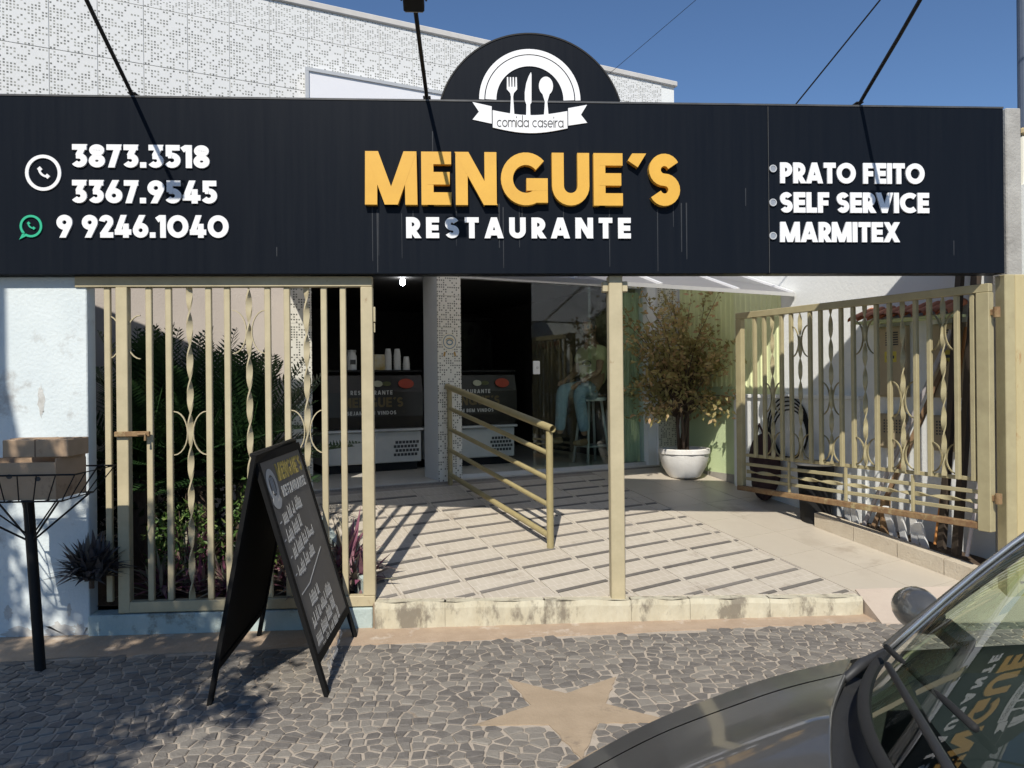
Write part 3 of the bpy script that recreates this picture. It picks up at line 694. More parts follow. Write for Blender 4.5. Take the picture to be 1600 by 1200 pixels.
# logo: arch, cutlery, ribbon
lx=.4525; lz=3.472
m_=MB(); stroke(m_,arc(lx,lz,.318,.318,0,180,36),.034,SF,.001,.006); m_.build('logo_ring',WHITE,sg)
m_=MB(); stroke(m_,arc(lx,lz,.258,.258,0,180,36),.072,SF,.001,.006); m_.build('logo_arch',WHITE,sg)
def loop(c,name,mt,d0=.001,d1=.006): return MB().prism(c,SF,d0,d1).build(name,mt,sg)
fkx=.334
pts=[(-.008,-.252),(.008,-.252),(.012,-.2),(.006,-.09),(.018,-.07),(.034,-.045),(.034,.0),(.032,.0),(.032,-.005)]
m_=MB(); fz0=3.62
m_.prism([(fkx-.014,fz0-.25),(fkx+.014,fz0-.25),(fkx+.007,fz0-.13),(fkx+.012,fz0-.105),(fkx+.034,fz0-.08),(fkx+.034,fz0-.064),(fkx-.034,fz0-.064),(fkx-.034,fz0-.08),(fkx-.012,fz0-.105),(fkx-.007,fz0-.13)],SF,.001,.006)
for k in range(4):
    x=fkx-.034+.0187*k; m_.prism([(x,fz0-.0645),(x+.012,fz0-.0645),(x+.0105,fz0),(x+.0015,fz0)],SF,.001,.0055)
m_.build('logo_fork',WHITE,sg)
kx_=.44; loop([(kx_-.014,3.365),(kx_+.014,3.365),(kx_+.013,3.44),(kx_+.022,3.455),(kx_+.024,3.64),(kx_+.02,3.655),(kx_+.004,3.625),(kx_-.012,3.58),(kx_-.022,3.52),(kx_-.022,3.47),(kx_-.012,3.44)],'logo_knife',WHITE)
sx=.559
loop([(sx-.015,3.37),(sx+.015,3.37),(sx+.008,3.46)]+[(sx+.047*math.cos(R(a)),3.565+.062*math.sin(R(a))) for a in range(-60,241,15)]+[(sx-.008,3.46)],'logo_spoon',WHITE)
rb=[(.205+.494*i/14,3.400-.030*math.sin(PI*i/14)) for i in range(15)]+[(.699-.494*i/14,3.286-.034*math.sin(PI*i/14)) for i in range(15)]
loop(rb,'logo_ribbon',WHITE,.001,.009)
loop([(.073,3.453),(.199,3.426),(.199,3.312),(.073,3.338),(.115,3.39)],'logo_ribbon_tail',WHITE)
loop([(.831,3.444),(.705,3.420),(.705,3.305),(.831,3.325),(.79,3.378)],'logo_ribbon_tail',WHITE)
text('comida caseira',SF,.232,3.290,.44,.078,.085,.0105,INK,sg,gap=.06,d0=.009)
# words
text('MENGUE\u00b4S',SF,-.625,2.768,2.065,.345,.235,.045,YELLOW,sg,gap=.085)
text('RESTAURANTE',SF,-.367,2.558,1.482,.137,.25,.012,WHITE,sg,gap=.26)
text('3873.3518',SF,-2.474,3.004,.858,.147,.24,.012,WHITE,sg,gap=.06)
text('3367.9545',SF,-2.476,2.777,.906,.147,.24,.012,WHITE,sg,gap=.06)
text('9 9246.1040',SF,-2.569,2.557,1.069,.145,.24,.012,WHITE,sg,gap=.06)
text('PRATO FEITO',SF,2.134,2.932,1.007,.14,.25,.012,WHITE,sg,gap=.05)
text('SELF SERVICE',SF,2.132,2.734,1.039,.138,.25,.012,WHITE,sg,gap=.05)
text('MARMITEX',SF,2.130,2.536,.831,.136,.25,.012,WHITE,sg,gap=.05)
def handset(x,z,s,mt,name):
    m_=MB(); stroke(m_,[(x-.34*s,z+.36*s)]+arc(x+.36*s,z+.38*s,.70*s,.70*s,188,262,10)+[(x+.36*s,z-.34*s)],.17*s,SF,.001,.009)
    for (a,b,c,d) in ((-.40,.44,-.16,.22),(.44,-.40,.22,-.16)):
        m_.prism([(x+a*s-.1*s,z+b*s-.12*s),(x+a*s+.12*s,z+b*s+.1*s),(x+c*s+.1*s,z+d*s+.08*s),(x+c*s-.08*s,z+d*s-.1*s)],SF,.001,.0095)
    return m_.build(name,mt,sg)
m_=MB(); stroke(m_,arc(-2.649,2.9685,.100,.104,0,360,36),.021,SF,.001,.009); m_.build('phone_ring',WHITE,sg); handset(-2.649,2.9685,.075,WHITE,'phone_handset')
m_=MB(); stroke(m_,arc(-2.727,2.63,.062,.064,225,225-345,28)+[(-2.788,2.556),(-2.771,2.585)],.014,SF,.001,.009); m_.build('speech_bubble',GREEN,sg); handset(-2.727,2.632,.05,GREEN,'phone_handset')
for x,z in ((2.0865,3.03),(2.084,2.802),(2.082,2.578)):
    f2=(V((x,0,z)),V((1,0,0)),V((0,0,1)),V((0,-1,0))); m_=MB(); m_.prism([(.026*math.cos(2*PI*k/20),.026*math.sin(2*PI*k/20)) for k in range(20)],f2,0,.01)
    d_=m_.build('bullet_stud',mat('chrome_stud',(.5,.5,.5),(.4,.4,.4),rough=.35,metal=.6),sg); m_=MB(); stroke(m_,arc(0,0,.022,.022,0,360,18),.006,f2,.0102,.013); m_.build('stud_rim',ALU,d_)
# ================================================================ FLOODLIGHT ARMS
def arm(name,lab,base,tip,bend):
    t=thing(name,lab,'lamp',base,0,'lamp arms above the sign'); d=V(tip)-V(base)
    m_=MB(); m_.tube([(0,.06,-.10),(0,.03,.0),d*.08+V((0,0,.015)),d*.55,d],.0125,8); m_.build('arm',BLACK,t,True)
    m_=MB(); m_.box(-.025,.025,.0,.13,.015,.022); m_.build('base_plate',BLACK,t)
    m_=MB(); q=Matrix.Translation(d)@Matrix.Rotation(R(-32),4,'X'); m_.bbox(-.055,.055,-.05,.05,-.06,-.0,.006,q); hd=m_.build('lamp_head',BLACK,t)
    m_=MB(); m_.box(-.047,.047,.051,.055,-.053,-.007,q); m_.build('lamp_lens',mat('lamp_lens',(.5,.5,.48),rough=.2),hd)
    m_=MB(); m_.tube([d+V((-.065,0,-.02)),d+V((-.065,0,.03)),d+V((.065,0,.03)),d+V((.065,0,-.02))],.006,6); m_.build('bracket',BLACK,t)
arm('sign_floodlight','leftmost black lamp arm reaching out above the phone numbers',(-2.105,5.05,3.47),(-2.05,4.06,3.90),.03)
arm('sign_floodlight','middle black lamp arm with square head above the MENGUE\u00b4S lettering',(-.225,5.05,3.47),(-.245,4.08,3.65),.02)
arm('sign_floodlight','rightmost black lamp arm above the PRATO FEITO lettering',(2.70,5.05,3.47),(2.62,4.06,3.86),.03)
# service cables
def cable(lab,a,b,sag,r):
    a=V(a);b=V(b); pts=[a.lerp(b,i/24)-V((0,0,sag*4*(i/24)*(1-i/24))) for i in range(25)]
    tag(MB().tube(pts,r,6).build('service_cable',BLACK),lab,'cable','overhead cables')
cable('thin black service cable rising from behind the right part of the sign',(2.17,7.0,3.05),(4.62,3.0,6.7),.02,.006)
cable('very thin faint cable high in the sky right of the logo panel',(1.35,8.7,4.85),(5.6,1.6,6.9),.05,.0025)
# ================================================================ IRONWORK
def twisted(mb,a,b,w=.036,t=.009,half=.225,ph=0,n=None):
    a=V(a);b=V(b); L_=(b-a).length; d=(b-a).normalized(); x=V((1,0,0)) if abs(d.x)<.9 else V((0,0,1)); y=d.cross(x); n=n or int(L_/.018); vv=[];ff=[]
    for i in range(n+1):
        p=a.lerp(b,i/n); an=ph+PI*(L_*i/n)/half; cx_,sx_=math.cos(an),math.sin(an)
        for (i_,j_) in ((-w/2,-t/2),(w/2,-t/2),(w/2,t/2),(-w/2,t/2)): vv.append(p+x*(i_*cx_-j_*sx_)+y*(i_*sx_+j_*cx_))
    for i in range(n):
        for k in range(4): ff.append((i*4+k,i*4+(k+1)%4,i*4+4+(k+1)%4,i*4+4+k))
    ff+= [(3,2,1,0),tuple(n*4+k for k in range(4))]
    mb.add(vv,ff)
def cscroll(x0,bx,z,h,y,n=12):
    """half ring springing from bar x0 and bulging to bx"""
    m_=MB(); pts=[(x0+(bx-x0)*math.sin(PI*i/n),z-h*math.cos(PI*i/n)) for i in range(n+1)]
    stroke(m_,pts,.006,(V((0,y,0)),V((1,0,0)),V((0,0,1)),V((0,-1,0))),-.007,.007); return m_
lg=thing('iron_railing_gate','cream iron gate panel with upright and twisted bars in front of the plants','gate',(0,5.15,0))
MB().bbox(-2.50,-.60,-.035,.03,2.252,2.322,.004).build('top_rail',CREAM,lg)
MB().bbox(-2.235,-.60,-.035,.03,.142,.212,.004).build('bottom_rail',CREAM,lg)
MB().bbox(-2.245,-2.172,-.037,.028,.141,2.251,.004).build('stile',CREAM,lg)
MB().bbox(-.676,-.598,-.037,.028,.213,2.251,.004).build('stile',CREAM,lg)
bar_me=None
for x in (-2.307,-2.045,-1.92,-1.665,-1.545,-1.285,-1.16,-.92,-.795):
    if bar_me is None: ob=MB().bbox(-.0195,.0195,-.018,.012,.0,2.039,.004).build('bar',CREAM,lg); bar_me=ob.data; ob.location=(x,0,.2125)
    else: share('bar',bar_me,lg,(x,0,.2125))
for i,x in enumerate((-1.79,-1.408,-1.035)):
    m_=MB(); twisted(m_,(x,0,.213),(x,0,2.251),.04,.010,.222,ph=.4+i); m_.build('twisted_bar',CREAM,lg,True,35)
for x,z,ww in ((-1.79,1.30,.1),(-1.408,1.96,.1),(-1.035,1.30,.1),(-2.208,1.93,.1)):
    for s_ in (-1,1): cscroll(x+s_*.105,x+s_*.018,z,.142,0).build('scroll',CREAM,lg,True,40)
m_=MB(); m_.bbox(-2.25,-2.03,-.062,-.038,1.285,1.318,.003); lt=m_.build('latch',RUST,lg)
MB().tube([(-2.10,-.075,1.30),(-2.05,-.075,1.30),(-2.05,-.075,1.26)],.008,8).build('latch_bolt',RUST,lt)
m_=MB(); m_.bbox(-.597,-.582,-.02,.01,2.02,2.12,.003); m_.bbox(-.597,-.585,-.012,.005,1.95,2.015,.003); m_.build('hinge_tab',CREAM,lg)
# middle post
mp_=thing('gate_post','free-standing cream steel post in the middle of the entrance','post',(1.023,5.15,0))
MB().bbox(-.047,.047,-.045,.045,.02,2.322,.006).build('shaft',CREAM,mp_)
MB().bbox(-.085,-.048,-.03,.03,2.215,2.285,.004).build('stop_lug',CREAM,mp_); MB().bbox(.048,.085,-.03,.03,2.215,2.285,.004).build('stop_lug',CREAM,mp_)
# right gate, standing open along the side wall
rg=thing('open_iron_gate','khaki iron gate standing open at the right with rusty lower rails','gate',(3.63,5.08,0),R(114))
ZB,ZT=.555,2.262
MB().bbox(0,2.42,-.025,.025,ZT-.06,ZT,.004).build('top_rail',KHAKI,rg)
MB().bbox(.09,2.42,-.025,.025,ZB,ZB+.045,.004).build('bottom_rail',RUST,rg)
MB().bbox(2.345,2.419,-.027,.027,ZB+.046,ZT-.061,.004).build('stile',KHAKI,rg)
MB().bbox(-.003,.088,-.03,.03,ZB-.01,ZT-.061,.004).build('stile',KHAKI,rg)
for x in (.6,1.2,1.8): MB().bbox(x-.01,x+.01,-.018,.004,ZB+.046,.879,.002).build('tie',KHAKI,rg)
for z in (.880,.793,.655): MB().bbox(.089,2.344,-.035,-.0205,z,z+.03,.003).build('lower_rail',KHAKI,rg)
m_=MB(); twisted(m_,(.09,-.03,.738),(2.34,-.03,.738),.034,.008,.25); m_.build('twisted_rail',KHAKI,rg,True,35)
barp=[2.192,2.072,1.865,1.754,1.545,1.434,1.225,1.108,.893,.778,.558,.449,.241,.125]
ob=MB().bbox(-.016,.016,-.016,.016,0,ZT-.061-.885,.003).build('bar',KHAKI,rg); ob.location=(barp[0],0,.8845)
for x in barp[1:]: share('bar',ob.data,rg,(x,0,.8845))
for i,(x,z) in enumerate(((1.975,1.45),(1.655,1.95),(1.33,1.45),(1.0,1.95),(.668,1.45),(.345,1.95))):
    m_=MB(); twisted(m_,(x,0,.90),(x,0,ZT-.061),.036,.009,.2,ph=i*.7); m_.build('twisted_bar',KHAKI,rg,True,35)
    for zz in (z,1.03):
        for s_ in (-1,1): cscroll(x+s_*.10,x+s_*.016,zz,.14 if zz>1.1 else .11,0).build('scroll',KHAKI,rg,True,40)
for z in (2.06,.78):
    m_=MB(); m_.tube([(-.04,0,z-.035),(-.04,0,z+.035)],.022,12); m_.bbox(-.04,.0,-.012,.012,z-.02,z+.02,.003); m_.build('hinge',RUST,rg)
rp=thing('hinge_post','ochre steel hinge post with rusty edge at the right end of the entrance','post',(3.80,5.12,0))
MB().bbox(-.075,.0,-.05,.05,.0,2.322,.005).build('shaft',KHAKI,rp); MB().bbox(.001,.075,-.046,.05,.0,2.322,.005).build('rust_streaked_half',mat('rust_edged_paint',(.52,.44,.24),(.46,.38,.2),rough=.5,scale=9,c3=(.32,.13,.04),s3=5,t3=.57,stretch=(1,1,.4)),rp)
# handrail on the ramp
hr=thing('handrail','khaki tubular handrail with five rails sloping down the ramp','handrail')
p1=B(.087,-1.774,fz(.087,1.774)); p2=B(-.03,-.06,fz(-.03,.06)); 
MB().tube([p1-V((0,0,.03)),p1+V((0,0,.915))],.028,16).build('post',BRONZE,hr,True,40)
MB().tube([p2-V((0,0,.03)),p2+V((0,0,.95))],.024,16).build('post',BRONZE,hr,True,40)
dd=(p1-p2).normalized()
for i,(f,r_) in enumerate(((.945,.03),(.74,.02),(.54,.02),(.335,.02),(.095,.024))):
    a=p2+V((0,0,f)) ; b=p1+V((0,0,f-.0))
    if i==0:
        a=a-dd*.05; b=b+dd*.05; m_=MB(); m_.tube([a,b],r_,18,False); m_.tube([a,b],r_-.004,18,False)
        m_.build('top_rail',BRONZE,hr,True,40)
    else: MB().tube([a,b],r_,12).build('rail',BRONZE,hr,True,40)
# ================================================================ PLANTS
def leaf_quad(mb,p,d,n,l,w,fold=.0):
    """pointed leaf: from p along d, normal n"""
    s=d.cross(n); s.normalize(); a=p; b=p+d*l*.45+s*w/2+n*fold; c=p+d*l; e=p+d*l*.45-s*w/2+n*fold
    mb.add([a,b,c,e],[(0,1,2,3)])
def rdir(r): 
    z=r.uniform(-1,1); a=r.uniform(0,2*PI); q=math.sqrt(1-z*z); return V((q*math.cos(a),q*math.sin(a),z))
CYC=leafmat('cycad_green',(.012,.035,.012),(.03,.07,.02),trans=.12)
def frond_mesh(L,droop,seed):
    r=random.Random(seed); mb=MB(); pts=[]; n=14
    for i in range(n+1):
        t=i/n; pts.append(V((L*t*(1-.12*droop*t),0,.30*L*t-droop*.55*L*t*t)))
    mb.tube(pts,[.008*(1-.8*i/n) for i in range(n+1)],5)
    k=34
    for i in range(3,k):
        t=i/k; j=min(n-1,int(t*n)); p=pts[j].lerp(pts[j+1],t*n-j); d=(pts[j+1]-pts[j]).normalized()
        for s in (-1,1):
            l=.17*math.sin(PI*min(1,.12+t*.9))**.6+.02
            dd=(d*.55+V((0,s,.28+r.uniform(-.08,.08)))).normalized(); leaf_quad(mb,p,dd,dd.cross(V((1,0,0))).normalized() if abs(dd.x)<.95 else V((0,0,1)),l,.017)
    return mb
fr_me=[]
for k in range(4):
    o=frond_mesh(.95,(.12,.35,.6,.22)[k],k).build('frond',CYC); fr_me.append(o.data); bpy.data.objects.remove(o)
def cycad(lab,loc,n,h,seed,sc_=1):
    r=random.Random(seed); t=thing('cycad_palm',lab,'palm',loc,0,'cycad palms behind the railing')
    MB().tube([(0,0,-.05),(.01,0,h*.5),(0,0,h)],[.09,.10,.085],12).build('trunk',BARK,t,True)
    for i in range(n):
        a=2*PI*i*.382+r.uniform(-.2,.2); el=R(r.uniform(-8,78)); s=sc_*r.uniform(.85,1.12)
        y_=loc[1]+math.sin(a)*math.cos(el)*s*.98
        if y_<5.30: s*=max(.35,(loc[1]-5.30)/(loc[1]-y_))
        if loc[0]+math.cos(a)*math.cos(el)*s*.95<-3.0: s*=.6
        share('frond',fr_me[i%4],t,(0,0,h-.03),rot=(0,-el,a),scale=(s,s,s))
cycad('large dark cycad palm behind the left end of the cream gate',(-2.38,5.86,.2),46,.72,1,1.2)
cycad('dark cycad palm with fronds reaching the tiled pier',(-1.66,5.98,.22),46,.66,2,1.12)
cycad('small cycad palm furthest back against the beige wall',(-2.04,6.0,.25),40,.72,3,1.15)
SHR=leafmat('shrub_green',(.045,.11,.022),(.10,.18,.04),c4=(.24,.3,.09),w4=4,trans=.2)
def shrub(lab,loc,rad,n,seed,mt,leaf=.06,name='leafy_shrub'):
    r=random.Random(seed); t=thing(name,lab,'shrub',loc); st=MB()
    mb=MB()
    for i in range(9):
        d=rdir(r); d.z=abs(d.z)+.5; e=V((d.x*rad[0],d.y*rad[1],rad[2]*2*r.uniform(.5,.95))); st.tube([(0,0,-.03),e*.5+V((0,0,.06)),e],[.008,.006,.003],5)
    st.build('stems',BARK,t)
    for i in range(n):
        d=rdir(r)*r.uniform(.35,1)**.5; p=V((d.x*rad[0],d.y*rad[1],rad[2]+d.z*rad[2])); dd=(rdir(r)+V((0,-.3,.2))).normalized()
        leaf_quad(mb,p,dd,rdir(r),leaf*r.uniform(.7,1.3),leaf*.42,.004)
    mb.build('foliage',mt,t); return t
shrub('glossy green small-leaved shrub under the cycad fronds',(-1.38,5.5,.2),(.30,.22,.42),900,4,SHR,.055)
shrub('small green shrub between the railing bars near the left end',(-1.95,5.48,.2),(.28,.18,.3),600,5,SHR,.055)
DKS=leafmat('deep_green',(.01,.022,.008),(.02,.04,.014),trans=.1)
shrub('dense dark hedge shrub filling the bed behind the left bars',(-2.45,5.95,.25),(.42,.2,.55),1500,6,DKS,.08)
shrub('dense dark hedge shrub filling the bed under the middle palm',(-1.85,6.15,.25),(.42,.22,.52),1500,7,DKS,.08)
RHO=leafmat('purple_leaf',(.20,.045,.10),(.32,.12,.19),c4=(.30,.30,.2),w4=1.6,trans=.2)
GREYL=leafmat('dusty_leaf',(.05,.043,.048),(.11,.095,.1),c4=(.15,.14,.125),w4=3,trans=.1)
def rosette(lab,loc,n,L,seed,mt,flat=False,grp='purple-leaved bed plants'):
    r=random.Random(seed); t=thing('purple_bed_plant' if mt is RHO else 'dusty_bed_plant',lab,'plant',loc,0,grp); mb=MB(); st=MB()
    st.tube([(0,0,-.03),(0,0,.08)],.015,6); st.build('stem',BARK,t)
    for i in range(n):
        a=r.uniform(0,2*PI); el=R(r.uniform(8,80)); d=V((math.cos(a)*math.cos(el),math.sin(a)*math.cos(el),math.sin(el))); l=L*r.uniform(.6,1.1)
        b=V((r.uniform(-.06,.06),r.uniform(-.04,.04),r.uniform(.02,.1))); s=d.cross(V((0,0,1))).normalized(); w=.034*r.uniform(.7,1.2)
        m=b+d*l*.5; e=b+d*l+V((0,0,-.25*l*math.cos(el)))
        mb.add([b-s*w*.3,b+s*w*.3,m+s*w*.5,m-s*w*.5,e],[(0,1,2,3),(3,2,4)])
    mb.build('leaves',mt,t)
for i,(x,lab) in enumerate(((-2.08,'purple bed plant beside the thick left stile of the cream gate'),(-1.86,'purple bed plant under the first twisted bar'),(-1.62,'purple bed plant between the first and second twisted bars'),(-1.42,'purple bed plant left of the chalkboard sign'),(-1.16,'purple bed plant hidden behind the dark back of the chalkboard sign'),(-.94,'purple bed plant right of the chalkboard face under a twisted bar'),(-.74,'rightmost purple bed plant inside the corner of the cream gate'))):
    rosette(lab,(x,5.36+.05*(i%2),.17),70,.30,20+i,RHO)
    
rosette('dusty dark spiky plant spilling over the low wall beside the pillar',(-2.37,5.03,.36),260,.27,40,GREYL,grp=None)
for i,x in enumerate((-1.9,-1.3,-.85)): rosette(('taller purple bed plant behind the first bars','taller purple bed plant behind the chalkboard sign','taller purple bed plant near the right stile')[i],(x,5.54,.24),60,.42,50+i,RHO,grp='taller bed plants behind')
# potted tree by the glass front
POT=B(2.53,-.47,fz(2.53,.47)+.006)
pt=thing('plant_pot','white faceted bowl pot in the corner beside the glass front','pot',POT,A24)
fac=lambda a: 1-.035*(1-abs(math.cos(4*a)))
m_=MB(); m_.lathe([(0.0,.0),(.15,.0),(.17,.012),(.235,.12),(.262,.22),(.265,.262)],n=32,sq=fac); bowl=m_.build('bowl',POTW,pt,True,25)
m_=MB(); m_.lathe([(.262,.25),(.275,.262),(.275,.305),(.262,.312),(.235,.312),(.228,.25)],n=32); m_.build('rim',POTW,pt,True,30)
m_=MB(); m_.lathe([(.0,.272),(.229,.272)],n=32); m_.build('pot_soil',SOIL,pt)
tr=thing('potted_tree','bushy brownish small-leaved tree growing in the white pot','tree',POT+V((0,0,.27)))
FIC=leafmat('brown_leaf',(.27,.25,.09),(.42,.37,.15),c4=(.62,.40,.22),w4=3,trans=.42)
r=random.Random(12); wood=MB(); lv=MB(); tips=[]
for i in range(6):
    a=r.uniform(0,2*PI); b=V((.05*math.cos(a),.05*math.sin(a),0)); top=b+V((r.uniform(-.1,.1),r.uniform(-.1,.1),r.uniform(.5,.8))); wood.tube([b,b.lerp(top,.5)+V((r.uniform(-.03,.03),0,0)),top],[.02,.016,.011],7)
    for k in range(15):
        d=V((r.uniform(-1.4,1.3),r.uniform(-1.3,1.3),r.uniform(-.35,1.75))); 
        e=b.lerp(top,r.uniform(.5,1))+V((d.x*.48,d.y*.42,round(d.z*2.2)/2.2*.62)); 
        e.z=max(e.z,.34)
        if (e.x+.0)*TT.x+e.y*TT.y>.30: e-=TT*(((e.x)*TT.x+e.y*TT.y)-.28)
        wood.tube([top.lerp(b,.3),(top+e)/2+V((0,0,.05)),e],[.008,.005,.002],5); tips.append((top,e))
for top,e in tips:
    for j in range(52):
        t_=r.uniform(.35,1.12); p=top.lerp(e,t_)+V((0,0,.05*math.sin(PI*min(1,t_))))+rdir(r)*r.uniform(0,.11); d=((e-top).normalized()*.5+rdir(r)).normalized(); d.z-=.25; d.normalize()
        if (p.x*TT.x+p.y*TT.y)>.33: continue
        if p.z<.30+r.uniform(0,.15): continue
        leaf_quad(lv,p,d,(rdir(r)+V((0,0,.8))).normalized(),r.uniform(.05,.085),.034,.005)
wood.build('trunk',BARK,tr,True); lv.build('crown',FIC,tr)
# street tree, out of frame on the left, that shades the pavement
stt=thing('street_tree','leafy street tree on the kerb left of the camera shading the pavement','tree',(-3.35,2.6,0))
m_=MB(); m_.tube([(0,0,-.05),(-.03,-.1,.9),(.05,-.4,1.8),(.35,-.9,2.5),(.6,-1.35,3.0)],[.13,.11,.095,.07,.04],12)
r=random.Random(31); lv=MB()
cen=V((.50,-1.50,3.75))
for i in range(14):
    d=rdir(r); e=cen+V((d.x*.8,d.y*.7,d.z*1.0)); m_.tube([(.2,-.65,2.2),(cen+e)/2-V((0,0,.1)),e],[.04,.02,.006],6)
m_.build('trunk',BARK,stt,True)
cl=[cen+V((d.x*.98,d.y*.85,d.z*1.25)) for d in [rdir(r)*r.uniform(.25,1) for _ in range(74)]]+[V((-.9,-1.0,4.0))+V((d.x*.9,d.y*1.2,d.z*1.0)) for d in [rdir(r)*r.uniform(.3,1) for _ in range(50)]]+[V((.85,-1.55,3.0))+V((d.x*.98,d.y*.85,d.z*.42)) for d in [rdir(r)*r.uniform(.2,1) for _ in range(50)]]+[V((.45,-3.1,4.75))+V((d.x*.95,d.y*.8,d.z*.55)) for d in [rdir(r)*r.uniform(.4,1.15) for _ in range(24)]]
for c in cl:
    for j in range(52):
        p=c+rdir(r)*r.uniform(.02,.24); leaf_quad(lv,p,rdir(r),rdir(r),.1,.06,.006)
lv.build('crown',leafmat('tree_green',(.03,.07,.015),(.06,.11,.025),trans=.25),stt)
up_=thing('utility_pole','grey concrete utility pole on the kerb left of the camera','pole',(-3.74,1.9,0))
MB().tube([(0,0,-.1),(0,0,5.62)],[.15,.12],14).build('shaft',CONC,up_,True)
MB().bbox(-.05,.05,-.7,.1,5.2,5.3,.005).build('crossarm',WOOD,up_)
# ================================================================ CHALKBOARD SIGN
ab=thing('chalkboard_sign','black folding A-frame chalkboard with menu standing in front of the gate','sign')
WR=Matrix
def panel(ridge0,ridge1,foot0,foot1,face,parent):
    """board between ridge line and feet; returns frame of the outer face"""
    o=V(foot0); ux=(V(foot1)-V(foot0)); w_=ux.length; ux.normalize(); uy=(V(ridge0)-V(foot0)); uy-=ux*uy.dot(ux); h_=uy.length; uy.normalize(); un=ux.cross(uy)
    fr=(o,ux,uy,un); t=.016
    # legs / side rails, top and bottom rails, board
    for a,b in ((0,.045),(w_-.045,w_)): MB().prism([(a,0),(b,0),(b,h_),(a,h_)],fr,-t,.006).build('side_rail',BACKB,parent)
    MB().prism([(.046,h_-.045),(w_-.046,h_-.045),(w_-.046,h_),(.046,h_)],fr,-t,.006).build('top_rail',BACKB,parent)
    MB().prism([(.046,.17),(w_-.046,.17),(w_-.046,.21),(.046,.21)],fr,-t,.006).build('bottom_rail',BACKB,parent)
    MB().prism([(.046,.211),(w_-.046,.211),(w_-.046,h_-.046),(.046,h_-.046)],fr,-.008,.0).build('board',face,parent)
    return fr,w_,h_
frB,wB,hB=panel((-1.075,4.02,1.245),(-1.085,4.93,1.255),(-.715,3.99,.0),(-.70,4.96,.0),CHALKB,ab)
frA,wA,hA=panel((-1.098,4.93,1.255),(-1.09,4.02,1.245),(-1.335,5.04,.0),(-1.30,3.94,.0),BACKB,ab)
MB().tube([(-1.087,4.0,1.25),(-1.087,4.95,1.26)],.012,8).build('hinge_bar',BLACK,ab)
text('MENGUE\u00b4S',frB,.30,hB-.175,.58,.10,.26,.0022,DRYYEL,ab,gap=.08,d0=.0005)
text('RESTAURANTE',frB,.31,hB-.265,.55,.06,.24,.002,mat('dull_white',(.45,.45,.43),rough=.8),ab,gap=.15,d0=.0005)
m_=MB(); c_=(.165,hB-.18); stroke(m_,arc(c_[0],c_[1],.075,.075,0,360,28),.034,frB,.0005,.002); 
for k in (-.022,0,.022): stroke(m_,[(c_[0]+k,c_[1]-.045),(c_[0]+k,c_[1]+.045)],.008,frB,.0006,.0025)
stroke(m_,arc(c_[0],c_[1]+.06,.12,.17,232,308,10),.04,frB,.0006,.0028); m_.build('printed_logo',mat('dull_white',(.45,.45,.43)),ab)
cr=random.Random(77)
def scrawl(x0,z0,length,hgt,slope=.06):
    """a line of joined-up chalk handwriting"""
    m_=MB(); x=x0; 
    while x<x0+length:
        n_=cr.randint(2,6); pts=[]; 
        for i in range(n_*4+1):
            t=i/(n_*4); up_l=cr.choice((.5,.5,.55,1.0,.9,-.25)) if i%4==2 else 0
            ph=i*PI/2; pts.append((x+t*n_*hgt*.42+math.sin(ph)*hgt*.14,z0+(x-x0)*slope+hgt*(.28*(1-math.cos(ph))*(1 if up_l==0 else 1))+ (up_l*hgt*.55 if i%4==2 else cr.uniform(-.05,.05)*hgt)))
        stroke(m_,pts,.0058,frB,.0005,.0016); x+=n_*hgt*.42+hgt*.35
    return m_.build('chalk_line',CHALK,ab)
y_=hB-.40
for (x,dz,l) in ((.17,0,.34),(.15,.095,.36),(.17,.19,.40),(.16,.285,.34)):
    m_=MB(); stroke(m_,[(x-.07,y_-dz+.02),(x-.035,y_-dz+.024)],.006,frB,.0005,.0015); m_.build('chalk_dash',CHALK,ab)
    scrawl(x,y_-dz,l,.062,.1)
m_=MB(); stroke(m_,[(.1,y_-.37),(.3,y_-.36),(.5,y_-.31),(.75,y_-.25)],.006,frB,.0005,.0015); m_.build('chalk_rule',CHALK,ab)
scrawl(.22,y_-.47,.22,.06,.1)
for (x,dz,l) in ((.14,.57,.5),(.12,.66,.58),(.13,.745,.6),(.16,.82,.5)): scrawl(x,y_-dz,l,.06,.12)
# ================================================================ RUBBISH BASKET
bk=thing('rubbish_basket_stand','black iron rubbish basket on a post by the left wall','basket',(-2.415,4.52,0))
m_=MB(); m_.tube([(.0,0,-.03),(-.06,0,.985)],.029,10); m_.build('post',BLACK,bk,True,40)
cxb=-.085; TW,TD,BW,BD=.40,.24,.30,.18; zt,zb=1.135,.985
def rect(w_,d_,z): return [(cxb-w_,-d_,z),(cxb+w_,-d_,z),(cxb+w_,d_,z),(cxb-w_,d_,z)]
for (w_,d_,z,n_) in ((TW,TD,zt,'top_hoop'),(BW,BD,zb,'bottom_hoop')):
    q=rect(w_,d_,z); m_=MB(); m_.tube(q+[q[0]],.0055,6); m_.build(n_,BLACK,bk)
for k in range(9):
    f_=-1+2*k/8
    for s_ in (-1,1):
        m_=MB(); m_.tube([(cxb+f_*BW,s_*BD,zb),(cxb+f_*TW,s_*TD,zt)],.0035,5); m_.build('wire',BLACK,bk)
for k in range(1,4):
    f_=-1+2*k/4
    for s_ in (-1,1):
        m_=MB(); m_.tube([(cxb+s_*BW,f_*BD,zb),(cxb+s_*TW,f_*TD,zt)],.0035,5); m_.build('wire',BLACK,bk)
for k in range(7):
    f_=-1+2*k/6; m_=MB(); m_.tube([(cxb+f_*BW,-BD,zb),(cxb+f_*BW,BD,zb)],.0035,5); m_.build('floor_wire',BLACK,bk)
